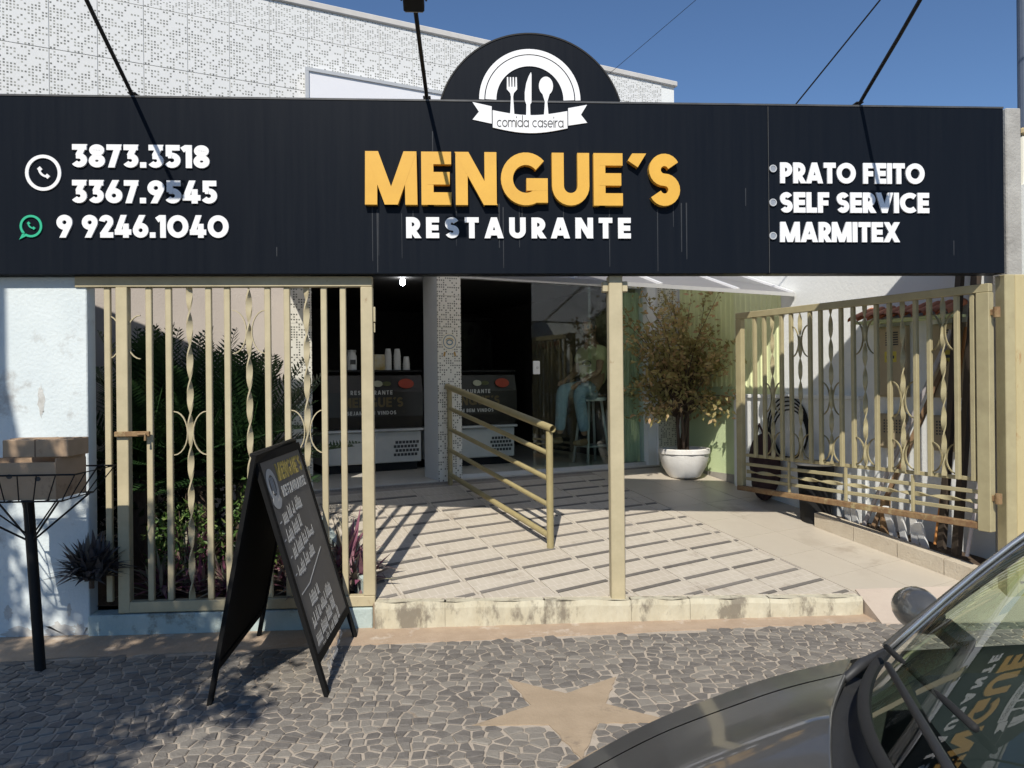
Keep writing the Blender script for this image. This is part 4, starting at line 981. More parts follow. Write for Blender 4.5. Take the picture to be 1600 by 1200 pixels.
for sx_ in (-1,1):
    for sy_ in (-1,1):
        m_=MB(); m_.tube([(-.045,0,.73),(cxb+sx_*BW*.95,sy_*BD,zb)],.006,6); m_.build('strut',BLACK,bk)
        m_=MB(); m_.tube([(-.045,0,.76),(cxb+sx_*BW*.4,sy_*BD,zb)],.0045,6); m_.build('strut',BLACK,bk)
bx=thing('fruit_carton','brown cardboard fruit carton lying in the rubbish basket','box',(-2.50,4.52,.992))
for (a,b,c,d,n_) in ((-.275,.265,-.17,-.164,'side'),(-.275,.265,.164,.17,'side'),(-.275,-.269,-.163,.163,'end'),(.259,.265,-.163,.163,'end')):
    MB().box(a,b,c,d,0,.205 if n_=='side' else .225).build(n_,CARD,bx)
MB().box(-.268,.258,-.163,.163,.001,.008).build('base',CARD,bx)
for x in (-.14,.02,.17):
    m_=MB(); f2=(V((x,-.1705,.10+.03*((x*50)%2))),V((1,0,0)),V((0,0,1)),V((0,-1,0))); m_.prism([(.016*math.cos(2*PI*k/14),.013*math.sin(2*PI*k/14)) for k in range(14)],f2,0,.0008); m_.build('hand_hole',INK,bx)
b2=thing('small_carton','closed brown cardboard box on top of the fruit carton','box',(-2.375,4.53,1.219))
MB().bbox(-.175,.175,-.12,.12,-.0,.098,.004).build('body',CARD,b2)
MB().box(-.004,.004,-.1205,.12,.0,.0995).build('tape_seam',mat('card_seam',(.2,.13,.08),rough=.8),b2)
MB().box(-.173,.173,-.05,.05,.099,.102).build('top_flap',mat('card_top',(.42,.3,.2),rough=.8),b2)
# ================================================================ METER BOXES AND CLUTTER ON THE RIGHT WALL
def onwall(name,lab,cat,y,z,grp=None): return thing(name,lab,cat,B(S0,y,z),A24,grp)
def mbox(lab,y0,y1,z0,z1,upper):
    t=onwall('meter_box',lab,'meter box',(y0+y1)/2,z0,'meter boxes on the right wall'); w_=abs(y1-y0)/2; h_=z1-z0
    MB().bbox(-.05,-.001,-w_,w_,0,h_,.005).build('case',METERB,t)
    d_=MB().bbox(-.058,-.0505,-w_+.015,w_-.015,.015,h_-.015,.003).build('door',METERB,t)
    if upper:
        for c_ in (-.055,.015):
            for k in range(6): MB().box(-.0595,-.0582,c_-.02+.0,c_+.025,h_-.16+k*.02,h_-.148+k*.02).build('louvre',INK,d_)
        MB().box(-.0592,-.0582,-.06,.05,h_-.30,h_-.21).build('warning_label',mat('label_yellow',(.6,.5,.08),rough=.6),d_)
        MB().box(-.0600,-.0593,-.04,.03,h_-.27,h_-.245).build('label_print',INK,d_)
        MB().tube([(-.058,0.0,.05),(-.068,0.0,.05)],.01,8).build('knob',INK,d_)
    else:
        for k in range(5):
            for j in range(6): MB().box(-.0592,-.0582,-w_+.035+j*(2*w_-.07)/6,-w_+.035+j*(2*w_-.07)/6+.014,h_*.45+k*.024,h_*.45+k*.024+.014).build('vent_hole',INK,d_)
mbox('upper beige meter box with louvres and yellow label under the tiled canopy',-2.59,-2.88,1.46,2.05,True)
mbox('upper beige meter box behind the leaning poles',-3.10,-3.38,1.46,2.04,True)
mbox('lower beige vented box below the meter box with the yellow label',-2.62,-2.86,1.03,1.32,False)
mbox('lower beige vented box behind the leaning poles',-3.09,-3.30,1.04,1.32,False)
cn=onwall('tile_canopy','small terracotta tile canopy over the meter boxes','canopy',-2.9,2.10)
MB().box(-.20,-.001,-.45,.42,-.02,.0).build('canopy_board',GREENWALL,cn)
for k in range(9):
    y=-.42+k*.1; m_=MB()
    def tf(u,v_,y=y): 
        a=PI*u; return V((-.25+.25*v_,y+.046*math.cos(a)*(1-.1*v_),.008+.036*math.sin(a)+.085*v_))
    m_.grid(tf,8,4); m_.grid(lambda u,v_,y=y: tf(u,v_)-V((0,0,.010)),8,4,True); m_.build('roof_tile',TERRA,cn,True)
def pole(name,lab,a,b,r,mt,sq=False,grp='poles and boards leaning at the right wall'):
    m_=MB(); 
    if sq: m_.bar(a,b,r*2,r*1.1)
    else: m_.tube([a,b],r,10)
    tag(m_.build(name,mt),lab,'pole',grp)
DARKW=mat('dark_timber',(.06,.042,.03),(.04,.03,.02),rough=.8,scale=10,stretch=(5,5,.7))
pole('leaning_board','dark timber board leaning steeply beside the hinge post',B(2.62,-3.42,.30),B(2.80,-3.50,2.62),.035,DARKW,True)
pole('leaning_board','second dark timber board leaning just left of the steep one',B(2.63,-3.30,.32),B(2.82,-3.36,2.60),.03,DARKW,True)
pole('leaning_stick','thin orange-brown stick leaning between the dark boards',B(2.64,-3.24,.34),B(2.83,-3.38,2.0),.012,mat('orange_wood',(.5,.22,.06),(.4,.17,.05),rough=.6))
pole('leaning_pipe','silver-grey pipe leaning diagonally in front of the lower meter boxes',B(2.64,-2.60,.36),B(2.78,-3.30,1.98),.018,mat('dull_pipe',(.45,.42,.42),(.36,.34,.34),rough=.5))
pole('leaning_board','weathered brown board leaning diagonally along the grey pipe',B(2.66,-2.68,.36),B(2.84,-3.22,1.75),.028,WOOD,True)
pole('leaning_pipe','short pale pipe leaning near the hinge post',B(2.62,-3.50,.30),B(2.76,-3.62,1.45),.014,mat('pale_pipe',(.55,.5,.5),(.45,.42,.42),rough=.5))
pole('rusty_post','short rusty post stump standing in the planter under the gate',B(2.68,-2.78,.28),B(2.68,-2.79,.62),.04,RUST)
for i,(y,h_) in enumerate(((-2.86,.30),(-2.95,.26),(-3.04,.28),(-3.13,.25),(-2.5,.22),(-2.42,.25))):
    o=MB().bbox(-.012,.012,-.03,.03,0,h_,.004).build('white_stake',PLASTW); o.location=B(2.70,y,fz(2.7,-y)+.05); o.rotation_euler=(R(6*(i%3-1)),R(-14),A24)
    tag(o,['white stake just right of the short rusty post','second white stake right of the short rusty post','third white stake right of the short rusty post','white stake at the right end of the planter row','white stake just left of the short rusty post','white stake beside the black tub'][i],'stake','white stakes in the planter')
# black hose coil, dark bag and tub behind the gate
hc=onwall('hose_coil','coil of black hose hanging on the low white wall behind the gate','hose',-1.66,1.16)
for k in range(4):
    m_=MB(); rr2=.25-.016*k; m_.tube([(-.09-.012*k,rr2*math.cos(2*PI*i/28)-.02*k,rr2*1.15*math.sin(2*PI*i/28)-.02*k) for i in range(29)],.008,8); m_.build('hose_loop',BLACK,hc,True)
m_=MB(); m_.tube([(-.07,0,.30),(-.13,0,.30),(-.13,0,.34)],.012,8); m_.build('hook',ALU,hc)
DB=mat('dark_maroon_cloth',(.035,.018,.02),(.06,.03,.032),rough=.85,scale=8)
bg_=thing('cloth_bundle','dark maroon cloth bundle slumped under the hose coil','bundle',B(2.70,-1.45,fz(2.7,1.45)),A24); m_=MB(); r=random.Random(8)
def bl(u,v_):
    a=2*PI*u; ph=PI*v_; q=1+.12*math.sin(3*a+2*v_*5)+.08*math.sin(7*a+9*v_); return V((.11*q*math.sin(ph)*math.cos(a),.16*q*math.sin(ph)*math.sin(a),.33-.33*math.cos(ph)))
m_.grid(bl,28,16); m_.build('cloth',DB,bg_,True)
m_=MB(); m_.tube([(-.04,-.05,.63),(-.06,0,.75),(-.04,.06,.63)],.012,8); m_.build('knot',DB,bg_,True)
tb=thing('black_tub','black plastic tub with grey rim standing against the low white wall','tub',B(2.64,-2.12,fz(2.64,2.12)),A24)
m_=MB(); m_.lathe([(0,.0),(.13,.0),(.155,.50),(.17,.51),(.17,.53),(.15,.53),(.13,.06),(0,.06)],n=28); m_.build('shell',BLACK,tb,True,35)
m_=MB(); m_.lathe([(.170,.512),(.178,.52),(.178,.535),(.168,.54)],n=28); m_.build('rim',ALU,tb,True)
# ================================================================ INSIDE THE DINING ROOM
COUNT=mat('dark_counter_print',(.02,.018,.015),(.03,.026,.02),rough=.35,scale=5,c3=(.05,.04,.02),s3=4,t3=.6)
CWH=mat('counter_white',(.62,.62,.58),(.56,.56,.53),rough=.4)
def counter(lab,s0,s1):
    t=thing('serving_counter',lab,'counter',B((s0+s1)/2,1.0,.665),A24,'serving counters'); w_=(s1-s0)/2
    MB().bbox(-w_+.03,w_-.03,.10,.62,.0,.085,.006).build('plinth',BLACK,t)
    MB().bbox(-w_,w_,.06,.66,.09,.43,.01).build('base_cabinet',CWH,t)
    MB().bbox(-w_-.01,w_+.01,.0,.66,.435,.465,.006).build('trim',ALU,t)
    m_=MB(); P=[(.04,.47),(.0,.60),(.0,.86),(.05,1.04),(.10,1.07),(.64,1.07),(.64,.47)]
    fr=(V((-w_,0,0)),V((0,1,0)),V((0,0,1)),V((1,0,0))); m_.prism(P,fr,0,2*w_); bd=m_.build('case_front',COUNT,t)
    MB().bbox(-w_,w_,.02,.66,1.075,1.10,.004).build('worktop',BLACK,t)
    f2=(V((-.0,-.0005,0)),V((1,0,0)),V((0,0,1)),V((0,-1,0)))
    text('RESTAURANTE',f2,-.26,.835,.46,.045,.22,.002,mat('print_white',(.62,.62,.58)),t,gap=.3)
    text('MENGUE\u00b4S',f2,-.36,.70,.68,.105,.22,.002,mat('print_gold',(.16,.12,.05)),t,gap=.1)
    text('SEJAM BEM VINDOS',f2,-.30,.62,.54,.04,.22,.002,mat('print_white',(.62,.62,.58)),t,gap=.2)
    f3=(V((0,.012,.95)),V((1,0,0)),V((0,.27,.96)),V((0,-.96,.27)))
    for (x,rx,rz,mt,n_) in ((.36,.09,.055,mat('printed_tomato',(.45,.06,.02),(.35,.04,.015),rough=.5),'printed_tomato'),(.04,.055,.035,mat('printed_garlic',(.5,.5,.36),rough=.5),'printed_garlic'),(.14,.05,.025,mat('printed_herb',(.1,.11,.03),rough=.5),'printed_herb')):
        m_=MB(); m_.prism([(x+rx*math.cos(2*PI*k/16),rz*math.sin(2*PI*k/16)) for k in range(16)],f3,.004,.007); m_.build(n_,mt,t)
    m_=MB()
    for k in range(7):
        for j in range(4): m_.box(w_-.32+k*.04+(j%2)*.02,w_-.29+k*.04+(j%2)*.02,.056,.0595,.16+j*.045,.19+j*.045)
    stuff(m_.build('vent_slots',INK,t))
counter('left dark serving counter with printed welcome text seen through the doorway',-1.0,.10)
counter('right dark serving counter right of the tiled middle pier',.18,1.27)
ZC=.665+1.10
def cups(lab,s,n,sc_=1):
    t=thing('cup_stack',lab,'cups',B(s,1.12,ZC),A24,'stacks of white plastic cups')
    for k in range(n):
        m_=MB(); m_.lathe([(.040,0),(.042,.008),(.030,.095),(.0,.095)],n=18); o=m_.build('cup',PLASTW,t,True,40); o.location=(0,0,k*.028); o.scale=(.95,.95,1)
cups('tallest left stack of white plastic cups on the counter',-.255,6)
cups('middle stack of white plastic cups on the counter',-.15,6)
cups('short stack of white plastic cups at the right end of the counter',-.045,3)
o=MB().bbox(-.06,.06,-.04,.04,0,.17,.003).build('filter_box',mat('printed_yellow_box',(.62,.6,.5),(.5,.32,.03),rough=.5,scale=9)); o.location=B(-.36,1.13,ZC); o.rotation_euler=(0,0,A24); tag(o,'white and yellow carton beside the cup stacks','box')
jr=thing('coffee_flask','white flask with dark label at the left of the counter','flask',B(-.66,1.13,ZC),A24)
m_=MB(); m_.lathe([(0,0),(.055,0),(.055,.15),(.045,.17),(.045,.19),(0,.19)],n=20); m_.build('body',PLASTW,jr,True,40)
MB().box(-.03,.03,-.0575,-.0565,.06,.11).build('label',INK,jr); m_=MB(); m_.lathe([(.05,.191),(.05,.215),(0,.215)],n=20); m_.build('lid',ALU,jr,True,40)
cb=thing('tall_cabinet','tall dark refrigerator cabinet at the back of the dim room','cabinet',B(1.35,2.6,.665),A24)
MB().bbox(-.4,.4,0,.7,.05,1.85,.01).build('body',BLACK,cb); MB().bbox(-.37,.37,-.03,-.002,.1,1.8,.01).build('door',mat('dark_glass_door',(.015,.015,.015),rough=.15),cb); MB().tube([(-.33,-.05,.8),(-.33,-.05,1.2)],.012,8).build('handle',ALU,cb)
lp=thing('ceiling_bulb','round lit bulb under the ceiling inside the left doorway','lamp',B(-.05,1.2,2.80),A24)
m_=MB(); m_.lathe([(0,-.09),(.022,-.082),(.033,-.06),(.026,-.03),(.016,-.01)],n=16); m_.build('bulb',emit('bulb_light',(.9,.95,1),60),lp,True); m_=MB(); m_.lathe([(.02,-.015),(.025,0)],n=12); m_.build('socket',PLASTW,lp)
# curtain
m_=MB()
def cf(u,v_): return V((u*.40,.016*math.sin(u*70)+.012*math.sin(u*23+v_*2),v_*1.93))
m_.grid(cf,90,4); o=m_.build('curtain',leafmat('pale_green_curtain',(.72,.78,.58),(.7,.76,.56),trans=.3,rough=.9)); o.location=B(2.10,.18,.70); o.rotation_euler=(0,0,A24); tag(o,'pale green pleated curtain hanging behind the right end of the glass','curtain')
for p in o.data.polygons: p.use_smooth=True
# seated person behind the glass
FLZ=.665
stl=thing('bar_stool','pale high stool under the seated person behind the glass','stool',B(2.06,.62,FLZ),A24)
m_=MB(); m_.lathe([(0,.73),(.17,.73),(.18,.745),(.18,.765),(.16,.775),(0,.775)],n=24); m_.build('seat',PLASTW,stl,True,40)
for a in range(4):
    q=PI/4+a*PI/2; m_=MB(); m_.tube([(.12*math.cos(q),.12*math.sin(q),.73),(.22*math.cos(q),.22*math.sin(q),0)],.016,8); m_.build('leg',ALU,stl,True)
m_=MB(); m_.tube([(.20*math.cos(PI/4+a*PI/2),.20*math.sin(PI/4+a*PI/2),.2) for a in range(5)],.012,8); m_.build('footrest',ALU,stl,True)
SKIN=mat('skin',(.33,.19,.12),(.28,.155,.10),rough=.55,scale=6)
SHIRT=mat('pale_yellow_shirt',(.52,.48,.27),(.46,.42,.23),rough=.85,scale=5,bump=.2,bscale=14)
JEANS=mat('light_jeans',(.26,.36,.42),(.18,.27,.34),rough=.85,scale=7,bump=.3,bscale=16)
HAIR=mat('dark_hair',(.012,.01,.008),rough=.6); SHOE=mat('tan_shoe',(.22,.15,.08),(.16,.1,.05),rough=.7)
def skin(name,chains,m,parent,sub=2):
    """chains: lists of (point,radius or (rx,ry)); equal points are welded, grown with a Skin modifier"""
    vv=[];ee=[];rad=[];idx={}
    for ch in chains:
        pr=None
        for p,r_ in ch:
            key=tuple(round(c,4) for c in p)
            if key not in idx: idx[key]=len(vv); vv.append(p); rad.append(r_ if isinstance(r_,tuple) else (r_,r_))
            i=idx[key]
            if pr is not None and pr!=i: ee.append((pr,i))
            pr=i
    me=bpy.data.meshes.new(name); me.from_pydata(vv,ee,[]); o=bpy.data.objects.new(name,me); COL.objects.link(o)
    md=o.modifiers.new('s','SKIN'); md.use_smooth_shade=True
    if not me.skin_vertices: pass
    for i,sv in enumerate(me.skin_vertices[0].data): sv.radius=rad[i]; sv.use_root=(i==0)
    o.modifiers.new('d','SUBSURF').levels=sub; o.modifiers['d'].render_levels=sub
    dg=bpy.context.evaluated_depsgraph_get(); ev=o.evaluated_get(dg); nm=bpy.data.meshes.new_from_object(ev)
    bpy.data.objects.remove(o); nm.name=name; nm.materials.clear(); nm.materials.append(m)
    for p in nm.polygons: p.use_smooth=True; p.material_index=0
    q=bpy.data.objects.new(name,nm); COL.objects.link(q); q.parent=parent; return q
ps=thing('person','person in pale yellow t-shirt and light jeans seated on a stool behind the glass','person',B(2.06,.60,FLZ),A24)
# local: -x = the way the person faces, -y = toward the street
hip=(0,0,.86); che=(.03,-.01,1.12); sho=(.0,-.01,1.33); nk=(-.02,-.02,1.43); hd0=(-.05,-.04,1.53); hd1=(-.055,-.045,1.62)
Lk=(-.50,-.16,.86); La=(-.53,-.14,.36); Lt=(-.70,-.16,.30); Rk=(-.36,-.28,.83); Ra=(-.30,-.30,.34); Rt=(-.47,-.34,.27)
Lh=(-.08,.12,.85); Rh=(-.06,-.12,.85)
shL=(.0,.19,1.31); shR=(.0,-.20,1.31); elL=(-.06,.27,1.05); elR=(-.10,-.30,1.06); wrL=(-.30,.10,.97); wrR=(-.26,-.16,.95)
skin('body',[[(hip,(.13,.15)),(che,(.12,.15)),(sho,(.09,.13)),(nk,.055),(hd0,(.075,.085)),(hd1,(.07,.08))],
 [(hip,(.13,.15)),(Lh,.085),(Lk,.055),(La,.038)],[(hip,(.13,.15)),(Rh,.085),(Rk,.055),(Ra,.038)],
 [(sho,(.09,.13)),(shL,.055),(elL,.04),(wrL,.028)],[(sho,(.09,.13)),(shR,.055),(elR,.04),(wrR,.028)]],SKIN,ps)
# head with face
m_=MB()
def hf(u,v_):
    a=2*PI*u; ph=PI*v_; x=math.sin(ph)*math.cos(a); y=math.sin(ph)*math.sin(a); z=math.cos(ph)
    jaw=1-.20*max(0,-z-.1); fx=.098*jaw; 
    p=V((-x*fx,y*.078*jaw,z*.125))
    front=max(0,x)
    if front>.2:
        p.x-=.030*math.exp(-((y/.16)**2))*math.exp(-(((z+.12)/.16)**2))       # nose
        p.x+=.010*math.exp(-(((abs(y)-.38)/.16)**2))*math.exp(-(((z-.08)/.11)**2)) # eye sockets
        p.x-=.006*math.exp(-((y/.35)**2))*math.exp(-(((z+.50)/.09)**2))      # lips
        p.x-=.008*math.exp(-((y/.3)**2))*math.exp(-(((z+.82)/.12)**2))       # chin
    return p
m_.grid(hf,40,30); hd=m_.build('head',SKIN,ps,True); hd.location=(-.055,-.045,1.585); hd.rotation_euler=(0,R(-6),R(26))
for s_ in (-1,1):
    m_=MB(); m_.lathe([(0,-.005),(.006,-.003),(.008,0),(.006,.003),(0,.005)],(-.080,s_*.031,.012),10); m_.build('eye',mat('eye_dark',(.03,.02,.015),rough=.2),hd,True)
    m_=MB(); m_.tube([(-.091,s_*.018,.030),(-.092,s_*.034,.034),(-.083,s_*.05,.028)],.003,6); m_.build('eyebrow',HAIR,hd,True)
    m_=MB(); m_.lathe([(0,-.03),(.010,-.022),(.015,0),(.012,.025),(0,.032)],(.004,s_*.078,-.005),10); m_.build('ear',SKIN,hd,True)
m_=MB(); m_.tube([(-.094,-.022,-.062),(-.101,0,-.060),(-.094,.022,-.062)],.004,6); m_.build('mouth',mat('lip',(.2,.08,.06),rough=.5),hd,True)
m_=MB()
def hh(u,v_):
    a=2*PI*u; ph=PI*.56*v_; x=math.sin(ph)*math.cos(a); y=math.sin(ph)*math.sin(a); z=math.cos(ph); k=1 if x<.35 else 1
    p=V((-x*.103,y*.084,z*.134)); 
    if x>.45 and z<.62: p*=.93; 
    return p
m_.grid(hh,36,16); m_.build('hair',HAIR,hd,True)
m_=MB(); m_.tube([(-.02,-.075,-.055),(-.06,-.05,-.10),(-.092,0,-.117),(-.06,.05,-.10),(-.02,.075,-.055)],[.012,.018,.02,.018,.012],8); m_.build('stubble',mat('stubble',(.10,.065,.045),rough=.8),hd,True)
skin('shirt',[[((0,0,.87),(.155,.175)),((.03,-.01,1.10),(.145,.175)),((.0,-.01,1.32),(.115,.15)),((-.012,-.015,1.395),(.062,.066))],
 [((.0,-.01,1.32),(.115,.15)),(shL,.075),((-.035,.24,1.16),.07)],[((.0,-.01,1.32),(.115,.15)),(shR,.075),((-.055,-.26,1.17),.07)]],SHIRT,ps)
m_=MB(); f4=(V((-.118,-.10,1.16)),V((.55,-.80,0)).normalized(),V((0,0,1)),V((-.8,-.55,.1)).normalized()); stroke(m_,arc(0,0,.05,.03,0,360,14),.012,f4,.03,.036); m_.build('shirt_print',INK,ps)
skin('jeans',[[((.0,0,.84),(.16,.175)),((-.05,.0,.84),(.14,.17))],[((-.05,.0,.84),(.14,.17)),((-.14,.12,.86),.105),(Lk,.078),((-.515,-.15,.6),.07),((-.53,-.14,.39),.062)],
 [((-.05,.0,.84),(.14,.17)),((-.12,-.13,.86),.105),(Rk,.078),((-.33,-.29,.58),.07),((-.305,-.30,.38),.062)]],JEANS,ps)
for a_,t_ in ((La,Lt),(Ra,Rt)): skin('shoe',[[((a_[0]+.03,a_[1],a_[2]-.06),(.045,.045)),((a_[0]*.6+t_[0]*.4,a_[1]*.6+t_[1]*.4,a_[2]-.07),(.048,.04)),(t_,(.04,.03))]],SHOE,ps)
def hand(wr,dirv,nm):
    d=V(dirv).normalized(); s=d.cross(V((0,0,1))).normalized(); u_=s.cross(d); w0=V(wr)
    ch=[[(tuple(w0),.026),(tuple(w0+d*.045),(.034,.018)),(tuple(w0+d*.085),(.034,.016))]]
    for k,(o_,l_) in enumerate(((-.028,.06),(-.009,.072),(.010,.068),(.028,.052))):
        b=w0+d*.085; ch.append([(tuple(b),(.034,.016)),(tuple(b+s*o_+d*.015),.010),(tuple(b+s*o_*1.15+d*(.015+l_*.5)-u_*.008),.009),(tuple(b+s*o_*1.2+d*(.015+l_*.8)-u_*.03),.008)])
    ch.append([(tuple(w0+d*.045),(.034,.018)),(tuple(w0+d*.06+s*.04),.011),(tuple(w0+d*.095+s*.052-u_*.01),.009)])
    skin(nm,ch,SKIN,ps,1)
hand(wrL,(-.8,-.5,-.25),'hand'); hand(wrR,(-.75,-.2,-.35),'hand')
# ================================================================ PARKED CAR
PAINT=mat('grey_car_paint',(.125,.124,.118),(.135,.134,.128),rough=.34,scale=60,metal=.5,coat=1.0)
PLB=mat('black_plastic',(.022,.023,.025),(.03,.031,.033),rough=.55,scale=80)
RUB=mat('rubber',(.012,.012,.012),rough=.8); CHR=mat('bright_trim',(.6,.6,.6),rough=.25,metal=.8)
car=thing('parked_car','dark grey car parked along the kerb, its bonnet and windscreen in the right foreground','car',(1.85,.87,-.12))
def c(x,v_,z): return V((x-1.85,v_,z+.12))
def lerp(pts,x):
    for (a,b),(c_,d) in zip(pts[:-1],pts[1:]):
        if x<=c_: k=(x-a)/(c_-a); k=max(0,min(1,k)); return b+(d-b)*k
    return pts[-1][1]
def smooth(pts,x): return (lerp(pts,x-.06)+lerp(pts,x)+lerp(pts,x+.06)+lerp(pts,x-.03)+lerp(pts,x+.03))/5
VE=[(-.25,.40),(-.1,.50),(.05,.585),(.2,.645),(.36,.71),(.43,.735),(.66,.79),(.95,.825)]
ZH=[(-.25,.60),(-.12,.70),(.0,.765),(.2,.84),(.36,.885),(.66,.945),(.95,.985)]
def xc(q): return .50+.37*abs(q)**1.8
def hoodp(u,q,dz=0):
    x0=-.16+.14*q*q; x=x0+(xc(q)-x0)*u; return c(x,q*smooth(VE,x),smooth(ZH,x)+.055*(1-q*q)+.012*math.exp(-((abs(q)-.62)/.09)**2)*u+dz)
m_=MB(); m_.grid(lambda u,v_: hoodp(u,-.885+1.77*v_),28,36,True); m_.build('bonnet',PAINT,car,True)
for s_ in (-1,1):
    m_=MB(); m_.grid(lambda u,v_: hoodp(u,s_*(.893+.107*v_)),28,6,s_>0); m_.build('fender_top',PAINT,car,True)
    m_=MB(); m_.tube([hoodp(i/20,s_*.889,-.010) for i in range(21)],.0065,6); m_.build('bonnet_gap',RUB,car,True)
# rolled rear lip of the bonnet
m_=MB(); m_.tube([hoodp(1,-.97+1.94*i/30,-.007) for i in range(31)],.006,8); m_.build('bonnet_lip',PAINT,car,True)
# fenders / body sides
XS=[-.2,-.14,-.05,.08]+[.2+.08*i for i in range(44)]
def belt(x): return smooth(ZH,x) if x<.95 else .985+.03*min(1,(x-.95)/1.5)
def vtop(x): return smooth(VE,x)+.0 if x<.95 else (.825 if x<3.1 else .825-.09*((x-3.1)/.6)**2)
def arch(x,z):
    for wx in (.42,2.92):
        d=abs(x-wx)
        if d<.345: z=max(z,.20+math.sqrt(.345**2-d*d)-.0)
    return z
for s_ in (-1,1):
    m_=MB(); rows=[]
    for x in XS:
        vt=vtop(x); zt_=belt(x); vm=min(.845,vt+.03+(.12*max(0,.7-x))) if x<.95 else vt+.02
        zs=arch(x,.12); fr_=[(vt,zt_-.004),(vt+(vm-vt)*.7,zt_-.03),(vm,zt_-.10),(vm+.004,max(zs+.03,.55)),(vm-.01,max(zs,.30) if zs<.3 else zs+.0),(vm-.03,zs)]
        rows.append([c(x,s_*a,b) for a,b in fr_])
    n_=len(rows[0]); vv=[p for r_ in rows for p in r_]; ff=[]
    for i in range(len(rows)-1):
        for k in range(n_-1):
            q=(i*n_+k,(i+1)*n_+k,(i+1)*n_+k+1,i*n_+k+1); ff.append(q if s_<0 else q[::-1])
    m_.add(vv,ff); m_.build('body_side',PAINT,car,True)
# nose, bumper, lamps
m_=MB()
def nose(u,v_):
    q=-1+2*u; x0=-.16+.14*q*q; z=smooth(ZH,x0)+.055*(1-q*q)
    return c(x0-.05*math.sin(PI*v_)-.02*v_,q*(smooth(VE,x0)+.1*v_),z*(1-v_)+.16*v_)
m_.grid(nose,24,10); m_.build('front_bumper',PAINT,car,True)
MB().bbox(-.30,.30,-.02,.02,0,.09,.01,Matrix.Translation(c(-.235,0,.46))@Matrix.Rotation(R(90),4,'Z')).build('grille',PLB,car)
for s_ in (-1,1):
    m_=MB(); m_.grid(lambda u,v_: c(-.17+.16*(.55+.4*u)**2-.02-.05*math.sin(PI*(.2+.25*v_)),s_*(.36+.22*u),.60-.10*v_),8,5,s_<0); m_.build('headlight',mat('lamp_clear',(.5,.5,.5),rough=.1,metal=.5),car,True)
# cowl
def wb(q): return (.60+.34*abs(q)**2.1, .795*q, 1.015-.03*q*q)
def wt(q): return (1.30+.15*q*q, .63*q, 1.485-.03*q*q)
def ws(q,f,d=0):
    a=wb(q); b=wt(q); k=f; bul=.03*math.sin(PI*f)
    x=a[0]+(b[0]-a[0])*k-bul*.6-d*.55; v_=a[1]+(b[1]-a[1])*k; z=a[2]+(b[2]-a[2])*k+bul*.7+d*.83
    return c(x,v_,z)
m_=MB()
def cowl(u,v_):
    q=-.97+1.94*u; a=hoodp(1,q,-.03); b=ws(q,0,-.012); p=a.lerp(b,v_); p.z-=.02*math.sin(PI*v_); return p
m_.grid(cowl,30,6); m_.build('cowl_panel',PLB,car,True)
for s_ in (-1,1):
    m_=MB(); m_.tube([c(.80,s_*.715,.965),c(.86,s_*.755,.982),c(.955,s_*.80,.998)],[.008,.012,.008],10); m_.build('cowl_corner',PLB,car,True)
# windscreen
WG=glass('windscreen_glass',(.76,.88,.80),1.5,base=.05)
m_=MB(); m_.grid(lambda u,v_: ws(-1+2*u,v_),30,14); m_.build('windscreen',WG,car,True)
m_=MB(); m_.tube([ws(-1+2*i/30,.0,.002) for i in range(31)],.012,8); m_.build('windscreen_seal',RUB,car,True)
for s_ in (-1,1):
    m_=MB()
    def pil(u,v_):
        a=ws(s_*1.0,v_,.003); e=c(.955+.52*v_,s_*(.835-.17*v_),.985+.475*v_); b=a.lerp(e,1); k=u
        p=a.lerp(b,k); p.z+=.012*math.sin(PI*k); p.y+=s_*.012*math.sin(PI*k); return p
    m_.grid(pil,6,12,s_>0); m_.build('pillar',PAINT,car,True)
    m_=MB(); m_.tube([c(.965+.52*k/8,s_*(.838-.17*k/8),.985+.475*k/8) for k in range(9)],.014,8); m_.build('pillar_moulding',PAINT,car,True)
    m_=MB(); m_.tube([ws(s_*.985,k/8,.006) for k in range(9)],.006,6); m_.build('pillar_trim',CHR,car,True)
# roof, side and rear glass
def roof(u,v_):
    q=-1+2*u; x0,y0,z0=wt(q); x=x0+(3.15-.1*q*q-x0)*v_; return c(x,q*(.64+.02*math.sin(PI*v_)),z0+.05*math.sin(PI*min(1,v_*1.1))*(1-.3*q*q)-.05*v_)
m_=MB(); m_.grid(roof,20,20); m_.build('roof',PAINT,car,True)
DG=glass('green_side_glass',(.78,.88,.80),1.5,base=.02)
for s_ in (-1,1):
    for (a0,a1,b0,b1) in ((1.02,1.98,1.47,1.98),(2.06,2.95,2.06,2.80)):
        m_=MB(); m_.add([c(a0,s_*.828,1.02),c(a1,s_*.83,1.03),c(b1,s_*.665,1.42),c(b0,s_*.662,1.42)],[(0,1,2,3) if s_<0 else (3,2,1,0)]); m_.build('side_window',DG,car)
    m_=MB(); m_.add([c(1.98,s_*.832,1.01),c(2.06,s_*.832,1.01),c(2.06,s_*.662,1.43),c(1.98,s_*.662,1.43)],[(0,1,2,3) if s_<0 else (3,2,1,0)]); m_.build('door_pillar',PLB,car)
    m_=MB(); m_.add([c(2.95,s_*.83,1.02),c(3.55,s_*.80,1.02),c(3.15,s_*.64,1.44),c(2.80,s_*.665,1.43)],[(0,1,2,3) if s_<0 else (3,2,1,0)]); m_.build('rear_pillar',PAINT,car)
    m_=MB(); m_.bar(c(1.42,s_*.66,1.45),c(3.15,s_*.655,1.45),.05,.05); m_.build('roof_rail',PAINT,car)
m_=MB(); m_.grid(lambda u,v_: c(3.62-.48*v_,(-1+2*u)*(.78-.14*v_),1.0+.44*v_),10,6,True); m_.build('rear_window',DG,car,True)
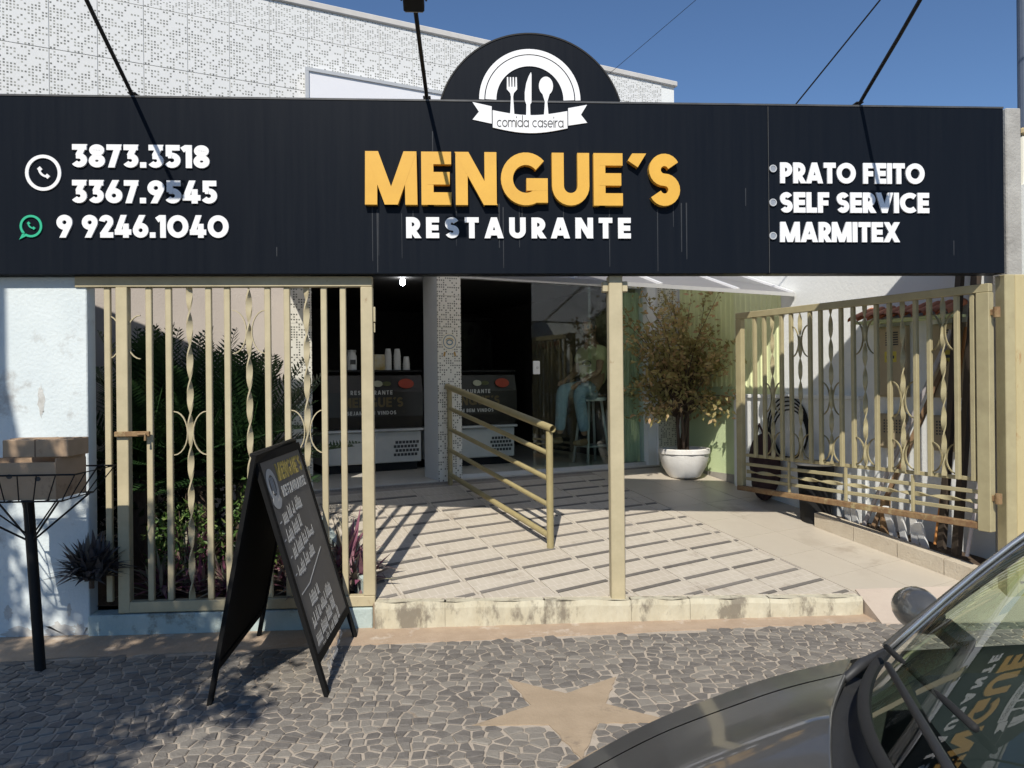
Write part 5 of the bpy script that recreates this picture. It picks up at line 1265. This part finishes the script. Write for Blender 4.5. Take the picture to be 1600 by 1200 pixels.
m_=MB(); m_.grid(lambda u,v_: c(3.62+.06*math.sin(PI*v_),(-1+2*u)*.80,.15+.85*v_),10,8,True); m_.build('tailgate',PAINT,car,True)
MB().box(-1.2,1.6,-.72,.72,.14,.2).build('floor_pan',PLB,car)
for (x,v_) in ((.42,1),(.42,-1),(2.92,1),(2.92,-1)):
    y=v_*.73; q=c(x,y,.19); wl=MB(); ring=[(.18,-.1),(.29,-.1),(.31,-.07),(.31,.07),(.29,.1),(.18,.1)]
    mm=Matrix.Translation(q)@Matrix.Rotation(R(90),4,'X')
    t_=MB(); t_.lathe(ring,n=32); t_.v=[tuple(mm@V(p)) for p in t_.v]; wh=t_.build('wheel',RUB,car,True,40)
    t_=MB(); t_.lathe([(0,.03),(.05,.035),(.06,.02),(.17,.05),(.185,.06),(.185,-.06),(0,-.06)],n=20); t_.v=[tuple(mm@(V(p) if v_<0 else V((p[0],p[1],-p[2])))) for p in t_.v]; t_.build('rim',ALU,wh,True,40)
# dashboard, seats, steering wheel
m_=MB(); m_.grid(lambda u,v_: c(.78+.16*abs(-1+2*u)**2+.42*v_,(-1+2*u)*.72,.985-.02*math.cos(PI*v_*1.2)-.10*v_*v_),20,6); m_.build('dashboard',PLB,car,True)
for s_ in (-1,1):
    MB().bbox(-.24,.24,-.08,.08,0,.62,.05,Matrix.Translation(c(1.95,s_*.36,.52))@Matrix.Rotation(R(90),4,'Z')@Matrix.Rotation(R(14),4,'X')).build('seat_back',PLB,car)
    MB().bbox(-.24,.24,-.25,.25,0,.14,.05,Matrix.Translation(c(1.68,s_*.36,.40))).build('seat_cushion',PLB,car)
    MB().bbox(-.12,.12,-.05,.05,0,.17,.04,Matrix.Translation(c(2.08,s_*.36,1.12))@Matrix.Rotation(R(90),4,'Z')).build('headrest',PLB,car)
m_=MB(); m_.tube([c(1.28+.10*math.cos(2*PI*i/28)*.55,.36+.185*math.sin(2*PI*i/28),.99+.17*math.cos(2*PI*i/28)) for i in range(29)],.015,8); m_.build('steering_wheel',RUB,car,True)
# wipers
def wiper(q0,f0,q1,f1,pv):
    blade=[ws(q0,f0,.02).lerp(ws(q1,f1,.02),i/4) for i in range(5)]
    m_=MB(); m_.tube(blade,.006,8); b_=m_.build('wiper_blade',RUB,car,True)
    m_=MB(); mid=ws((q0*.6+q1*.4),(f0*.6+f1*.4),.034); m_.tube([c(*pv),c(*pv)+V((0,0,.025)),c(*pv).lerp(mid,.4)+V((0,0,.02)),mid],[.012,.010,.008,.006],8); m_.build('wiper_arm',PLB,b_,True)
wiper(.88,.06,.20,.16,(.60,-.05,1.02)); wiper(.10,.05,-.72,.10,(.72,-.66,1.02))
# door mirrors
for s_ in (-1,1):
    m_=MB(); 
    def mir(u,v_):
        a=2*PI*u; ph=PI*v_; return c(1.125+.05*math.sin(ph)*math.cos(a)*(1.2 if math.cos(a)<0 else .5),s_*(.965+.09*math.cos(ph)),1.03+.055*math.sin(ph)*math.sin(a))
    m_.grid(mir,20,12); mr=m_.build('door_mirror',PAINT,car,True)
    m_=MB(); m_.bar(c(1.14,s_*.82,.99),c(1.13,s_*.90,1.015),.05,.028); m_.build('mirror_stalk',PLB,mr)
